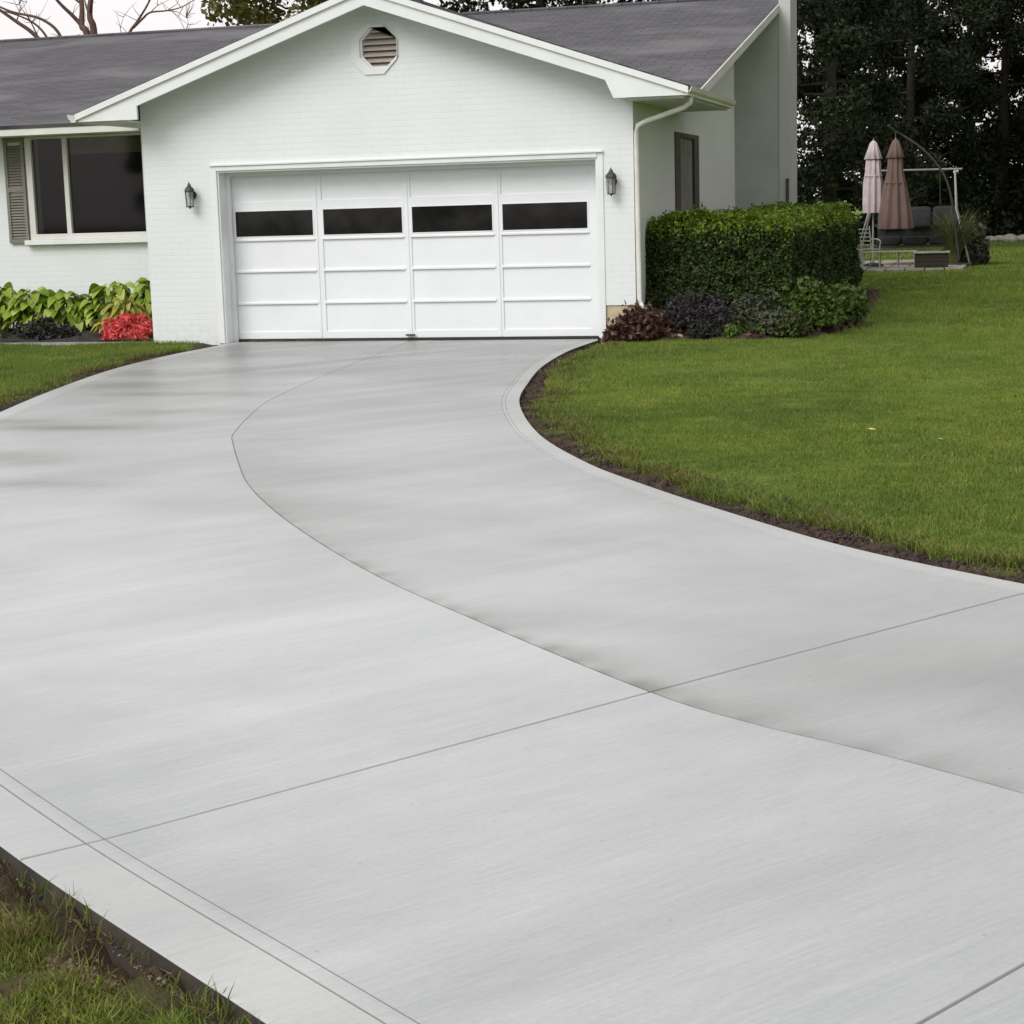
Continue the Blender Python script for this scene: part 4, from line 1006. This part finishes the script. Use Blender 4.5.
for i in range(2):
    x0 = -.18+i*.62-.0
    P_('back_cushion', cushion(x0,x0+.60,.18,.34,.86,1.36,.25), M['cushion'], smooth=True)
for i in range(3):
    x0 = -.86+i*.62; P_('seat_cushion', cushion(x0,x0+.60,-.32,.30,.46,.66), M['cushion'], smooth=True)
P_('back_cushion', cushion(-.86,-.22,.18,.34,.86,1.34,.25), M['cushion'], smooth=True)
mb = MB(); mb.box(-.9,1.04,-.34,.34,.40,.455); P_('seat_frame', mb, M['bronze'])
mb = MB(); mb.box(-.86,1.04,.30,.33,.60,.9); P_('back_frame', mb, M['cushion'])
# white chair
chr_ = empty('patio_chair', (6.52,21.3,.05), .5, label='white metal patio chair beside the hedge end, under the pale umbrella', cat='chair')
mb = MB()
for (x,y) in ((-.22,-.22),(.22,-.22)): mb = MB(); mb.tube([(x,y,0),(x*1.02,y,.42),(x*1.1,y-.02,.62)], .014, 6); P_('leg', mb, M['pvc'], chr_)
for (x,y) in ((-.22,.22),(.22,.22)): mb = MB(); mb.tube([(x,y+.05,0),(x,y,.42),(x,y+.12,.95)], .014, 6); P_('leg', mb, M['pvc'], chr_)
mb = MB()
for i in range(6): mb.box(-.22,.22,-.23+i*.078,-.18+i*.078,.42,.438)
P_('seat', mb, M['pvc'], chr_)
mb = MB()
for i in range(5): mb.tube([(-.22,.235+.02*i,.52+i*.09),(.22,.235+.02*i,.52+i*.09)], .013, 6)
P_('backrest', mb, M['pvc'], chr_)
for sx in (-1,1):
    mb = MB(); mb.tube([(.235*sx,-.24,.62),(.25*sx,0,.655),(.235*sx,.27,.65)], .018, 6); P_('armrest', mb, M['pvc'], chr_)
# low white bench
bn = empty('low_bench', (7.05,21.05,.05), label='low pale slatted bench in front of the swing at the patio edge', cat='bench')
mb = MB()
for i in range(5): mb.box(-.62,.62,-.2+i*.085,-.13+i*.085,.36,.385)
P_('seat', mb, M['pvc'], bn)
for x in (-.58,-.2,.2,.58):
    mb = MB(); mb.tube([(x,-.17,0),(x,-.17,.36)], .013, 6); mb.tube([(x,.17,0),(x,.17,.36)], .013, 6); mb.tube([(x,-.17,.09),(x,.17,.09)], .011, 6); P_('leg', mb, M['pvc'], bn)
# planter box
pb = empty('planter_box', (8.02,20.75,0), label='dark brown wooden planter box at the corner of the patio', cat='planter')
mb = MB()
for i in range(4): mb.box(-.36,.36,-.18,-.155,.0+i*.095,.088+i*.095); mb.box(-.36,.36,.155,.18,.0+i*.095,.088+i*.095)
for i in range(4): mb.box(-.36,-.335,-.154,.154,.0+i*.095,.088+i*.095); mb.box(.335,.36,-.154,.154,.0+i*.095,.088+i*.095)
P_('box', mb, M['wood'], pb)
mb = MB(); mb.prism([[(-.40,-.22),(.40,-.22),(.40,.22),(-.40,.22)],[(-.33,-.15),(-.33,.15),(.33,.15),(.33,-.15)]], 'y', 0, .035)
me = mb; me.v = [(v[0], v[2], .38+v[1]) for v in me.v]; P_('rim', me, M['stone'], pb)
mb = MB(); mb.box(-.334,.334,-.153,.153,.2,.34); P_('soil', mb, M['mulch'], pb)
def ornamental(loc, n, h, mat, label, seed):
    R_ = random.Random(seed); mb = MB()
    for i in range(n):
        az = R_.uniform(0,2*PI); d = Vector((math.cos(az), math.sin(az), 0)); sd = Vector((-d.y,d.x,0)); hh = h*R_.uniform(.6,1.1); sp = R_.uniform(.12,.55)*h; w = .014
        b = d*R_.uniform(0,.12); vs = []
        for k in range(5):
            t = k/4; c = b+d*sp*t*t+Vector((0,0,hh*(t-.28*t*t))); ww = w*(1-t*.85); vs += [c-sd*ww, c+sd*ww]
        mb.add(vs, [(2*k,2*k+1,2*k+3,2*k+2) for k in range(4)])
    o = mb.build('ornamental_grass', mat, None); o.location = loc; tag(o, label, 'plant')
ornamental((8.45,22.8,.0), 420, 1.75, M['pampas'], 'pale yellowish ornamental grass right of the swing', 3)
leaf_clump('patio_shrub', (8.72,23.6,0), (.62,.6,1.35), 2600, .09, M['greygreen'], 'dull green shrub behind the foot of the curved pole', seed=41)
for i, (x, y, s, lb) in enumerate([(8.2,46.6,(.42,.3,.2),'leftmost pale rock of the row at the far edge of the lawn'),(8.9,46.0,(.3,.25,.15),'second pale rock from the left at the far edge of the lawn'),(9.45,46.3,(.45,.3,.22),'third and largest pale rock at the far edge of the lawn'),(10.15,45.8,(.34,.28,.2),'fourth pale rock at the far edge of the lawn, near the right border')]):
    rock((x,y,.05), s, i+5, lb, 'rock', 'pale rocks at the far edge of the lawn')
# fallen leaves on the lawn
for i, (x, y, lb) in enumerate([(8.99,-9.26,'fallen yellow leaf on the lawn, the second nearest to the camera'),(9.47,-9.76,'fallen yellow leaf on the lawn, the nearest one and farthest right'),(8.53,-7.76,'fallen pale leaf on the lawn, left of the two yellow ones'),(8.32,-3.21,'fallen pale leaf on the lawn, the farthest one, near the shrubs')]):
    mb = MB(); mb.add([(-.03,0,0),(-.008,-.018,.006),(.03,0,.012),(-.008,.018,.006)], [(0,1,2,3)]); mb.add([(-.05,0,-.002),(-.03,.002,0),(-.03,-.002,0)], [(0,1,2)])
    o = mb.build('fallen_leaf', M['yellow'], None, label=lb, cat='leaf', group='fallen leaves on the lawn'); o.location = (x,y,.05); o.rotation_euler = (.2,.3,i*1.3)

# ------------------------------------------------------------------ trees
def tree_mesh(seed, H, rad, n, leaf, mat, z0=.12, bark='bark', tr=.22, clumps=70):
    R_ = np.random.default_rng(seed); rr = random.Random(seed)
    cs = []; mb = MB()
    trunk = [Vector((0,0,-.3))]; x = y = 0
    for i in range(1, 9): x += rr.uniform(-.12,.12); y += rr.uniform(-.12,.12); trunk.append(Vector((x,y,H*.88*i/8)))
    mb.tube(trunk, [tr*(1.25 if i == 0 else 1-.11*i) for i in range(9)], 9)
    for c in range(clumps):
        zz = H*(z0+(1-z0)*(c+.5)/clumps); rel = (zz/H-z0)/(1-z0)
        rmax = rad*(math.sin(PI*min(1, .22+rel*.78))**.6)
        a = c*2.4+rr.uniform(-.5,.5); q = rmax*math.sqrt(rr.uniform(.12,1))
        p = Vector((q*math.cos(a), q*math.sin(a), zz)); cs.append((p.x,p.y,p.z))
        if c % 2 == 0:
            t = min(7.9, max(1, (zz-.18*q*1.3)/(H*.88)*8)); i0 = int(t); s = trunk[i0].lerp(trunk[min(8,i0+1)], t-i0)
            m_ = s.lerp(p, .5)+Vector((0,0,-.12*q)); mb.tube([s, m_, p], [tr*.30,tr*.18,tr*.06], 5, False)
    cs = np.array(cs); k = R_.integers(0, len(cs), n); cr = R_.uniform(.5,1.15,len(cs))*rad*.30
    d = R_.normal(size=(n,3))*np.array([1,1,.6]); d = d/np.linalg.norm(d, axis=1, keepdims=True)*(R_.uniform(.15,1,n)**.6)[:,None]
    P = cs[k]+d*cr[k][:,None]; P = P[P[:,2] > .3]
    V, F = leaf_quads(P, leaf, 1.5, None, r=R_)
    me = bpy.data.meshes.new
    crown = raw('crown', V, F, mat); trk = mb.build('trunk', M[bark], None, smooth=True)
    return crown, trk
protos = []
def place_tree(idx, x, y, rz, sc, label, group='dark trees behind the lawn', cat='tree', name='broadleaf_tree'):
    cr, tk, used = protos[idx]
    r = empty(name, (x,y,0), rz, label=label, cat=cat, group=group); r.scale = (sc,sc,sc)
    if used[0]: c, t = cr.copy(), tk.copy(); C.objects.link(c); C.objects.link(t)
    else: c, t = cr, tk; used[0] = True
    c.parent = r; t.parent = r
    return r
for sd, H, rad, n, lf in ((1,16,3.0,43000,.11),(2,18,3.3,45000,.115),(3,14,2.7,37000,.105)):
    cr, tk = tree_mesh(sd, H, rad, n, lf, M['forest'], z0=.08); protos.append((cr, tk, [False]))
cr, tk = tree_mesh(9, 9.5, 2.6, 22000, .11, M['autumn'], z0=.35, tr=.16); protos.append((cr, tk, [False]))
row = [(0,6.0,48,0.3,1.0,'tall dark tree just right of the chimney, behind the pale umbrella'),
       (1,9.3,51,1.2,1.0,'tall dark tree behind the swing, in the front row'),
       (2,12.6,49,2.1,1.05,'dark tree at the right border, in the front row'),
       (1,2.6,52,3.1,1.0,'dark tree half hidden by the chimney'),
       (0,15.8,52,4.0,1.0,'dark tree beyond the right border, front row'),
       (2,4.4,57,5.0,1.1,'dark tree of the second row, left of the pale umbrella'),
       (0,7.8,59,.9,1.05,'dark tree of the second row, above the two umbrellas'),
       (1,11.3,58,2.6,1.0,'dark tree of the second row, above the rocks'),
       (2,14.8,60,1.8,1.1,'dark tree of the second row, at the right border')]
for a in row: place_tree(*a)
for i, (x, y) in enumerate([(15.5,38),(15,27),(14.8,18.5),(15.2,10.5),(15.6,3)]):  # unseen trees added on the right to shade the side wall
    place_tree(i % 3, x, y, i*1.1, .95, ['unseen tree added for shade at right, nearest the forest','unseen tree added for shade at right, second from the forest','unseen tree added for shade at right, third from the forest','unseen tree added for shade at right, beside the lawn','unseen tree added for shade at right, nearest the drive'][i])
for i, (x, y) in enumerate([(-24,-46),(-13,-52),(-3,-48),(7,-54),(17,-49),(28,-52),(37,-44)]):  # unseen row added behind the camera to darken the glass reflections
    place_tree(i % 3, x, y, i*.9+.4, .9, 'unseen tree added behind the camera to darken window reflections', 'unseen trees added behind the camera')
# behind the house
place_tree(3, -9.2, 27.5, .4, 1.15, 'yellowing leafy tree above the left roof beside the garage gable', 'trees behind the house')
for i, (k, x, y, s, lb) in enumerate([(2,-3.4,31,1.0,'green tree behind the garage gable peak'),(0,0.6,33,1.0,'dark tree above the roof right of the gable peak'),(1,4.4,35,1.0,'dark tree above the right end of the roof ridge')]):
    place_tree(k, x, y, i*1.7, s, lb, 'trees behind the house')
# undergrowth shrubs along the forest edge
ug = leaf_clump('forest_shrub', (5.2,46.6,0), (1.7,1.2,2.0), 4200, .16, M['forest'], 'dark shrub at the forest edge behind the hedge end', group='dark shrubs at the forest edge', seed=51)
for i, (x, y, s, lb) in enumerate([(7.4,48.6,1.1,'dark shrub at the forest edge behind the umbrellas'),(9.6,49.4,1.0,'dark shrub at the forest edge above the leftmost rocks'),(11.6,48.2,1.15,'dark shrub at the forest edge by the right border'),(2.6,47,1.1,'dark shrub hidden behind the chimney'),(14.2,47.6,1.1,'dark shrub beyond the right border'),(6.2,54.4,1.5,'tall dark shrub between the front trees, left of the umbrellas'),(10.4,55,1.5,'tall dark shrub between the front trees, above the swing')]):
    o = ug.copy(); C.objects.link(o); o.location = (x,y,0); o.scale = (s,s,s); o.rotation_euler = (0,0,i*1.3); o['label'] = lb
    for chd in ug.children: c = chd.copy(); C.objects.link(c); c.parent = o
# bare tree, upper left
def bare_tree():
    X0, Z0 = -14.32, 6.58
    W = lambda px, py, dy=0: ((px-95)*.0299, dy, Z0+(36-py)*.0261-(px-95)*.00097)
    r = empty('bare_tree', (X0,24,0), label='leafless reddish tree with forked branches above the left roof', cat='tree')
    mb = MB()
    mb.tube([(-.7,0,-.2),(-.65,.02,1.8),(-.5,0,3.3),(-.32,0,4.6)], [.32,.25,.21,.17], 10)
    mb.build('trunk', M['bark_red'], None, smooth=True).parent = r
    br = [([(-.32,0,4.6),W(94,36),W(91,15),W(92,-15,.2),W(97,-70,.5)], .105),
          ([W(92,12),W(98,0,-.2),W(108,-22,-.3),W(118,-60,-.4)], .05),
          ([(-.32,0,4.6),W(84,38,.2),W(77,24,.3),W(75,2,.5),W(70,-30,.6),W(74,-70,.7)], .10),
          ([W(77,24,.3),W(70,14,.2),W(60,0,.0),W(48,-22,-.2),W(30,-48,-.3)], .055),
          ([(-.5,0,3.4),W(68,72,-.3),W(45,37,-.5),W(28,22,-.6),W(12,8,-.8),W(-6,-4,-.9),W(-40,-18,-1)], .065),
          ([W(72,78,-.3),W(68,38,-.4),W(52,20,-.5),W(24,12,-.6),W(2,2,-.7),W(-30,-4,-.8)], .045),
          ([W(66,66,-.5),W(54,38,-.4),W(40,22,-.4),W(14,11,-.3),W(-6,8,-.3)], .035),
          ([(-.4,0,4.0),W(116,60,.3),W(122,34,.4),W(130,20,.5),W(140,2,.6),W(150,-22,.7)], .05),
          ([W(126,27,.45),W(138,19,.3),W(148,13,.2),W(166,12,.1),W(180,9,.1),W(196,2,.0)], .030),
          ([W(166,12,.1),W(178,14,.0),W(186,20,.0)], .012), ([W(148,13,.2),W(154,6,.3),W(164,0,.4)], .012),
          ([W(45,37,-.4),W(36,20,-.3),W(26,4,-.3)], .02), ([W(28,24,-.6),W(30,12,-.5),W(36,2,-.4)], .014),
          ([W(75,2,.5),W(66,-8,.4),W(60,-22,.4)], .03), ([W(91,15),W(86,4,.1),W(82,-14,.2)], .03),
          ([W(182,9,.1),W(176,18,.2),W(184,26,.2),W(180,32,.3)], .008), ([W(118,38,.35),W(114,28,.4),W(118,16,.4)], .012)]
    mb = MB()
    for pts, r0 in br:
        c = curve([tuple(p) for p in pts], 5); n = len(c); mb.tube([tuple(q) for q in c], [1.2*r0*(1-.72*i/(n-1)) for i in range(n)], 7)
    rr = random.Random(5)
    for _ in range(70):      # twigs
        pts, r0 = rr.choice(br); i = rr.randrange(1, len(pts)); p = Vector(pts[i]); q = p+Vector((rr.uniform(-.5,.5), rr.uniform(-.4,.4), rr.uniform(.05,.6)))
        m_ = p.lerp(q, .5)+Vector((rr.uniform(-.08,.08),0,rr.uniform(-.06,.06))); mb.tube([p, m_, q], [.010,.007,.003], 4, False)
    mb.build('branches', M['bark_red'], None, smooth=True).parent = r
bare_tree()

# ------------------------------------------------------------------ light
SUN_EL, SUN_AZ = math.radians(42), math.radians(212)     # azimuth clockwise from +Y
w = bpy.data.worlds.new('World'); S.world = w; w.use_nodes = True; nt = w.node_tree
bg = nt.nodes['Background']; sky = nt.nodes.new('ShaderNodeTexSky'); sky.sky_type = 'NISHITA'; sky.sun_disc = False
sky.sun_elevation = SUN_EL; sky.sun_rotation = SUN_AZ; sky.dust_density = 4; sky.air_density = 1
hs = nt.nodes.new('ShaderNodeHueSaturation'); hs.inputs['Saturation'].default_value = .35; nt.links.new(sky.outputs[0], hs.inputs['Color'])
cl = mixc(nt, .62, hs.outputs[0], (18.2,17.2,17.3))
nt.links.new(cl, bg.inputs[0]); bg.inputs[1].default_value = .078
sd = bpy.data.lights.new('sun', 'SUN'); sd.energy = 1.75; sd.angle = math.radians(32); sd.color = (1,.985,.96)
so = bpy.data.objects.new('sun', sd); C.objects.link(so)
dirv = Vector((math.sin(SUN_AZ)*math.cos(SUN_EL), math.cos(SUN_AZ)*math.cos(SUN_EL), math.sin(SUN_EL)))
so.rotation_euler = dirv.to_track_quat('Z', 'Y').to_euler()

S.render.engine = 'CYCLES'
S.view_settings.view_transform = 'Standard'; S.view_settings.look = 'None'; S.view_settings.gamma = 1; S.view_settings.exposure = 0.06
S.render.resolution_x = S.render.resolution_y = 1024
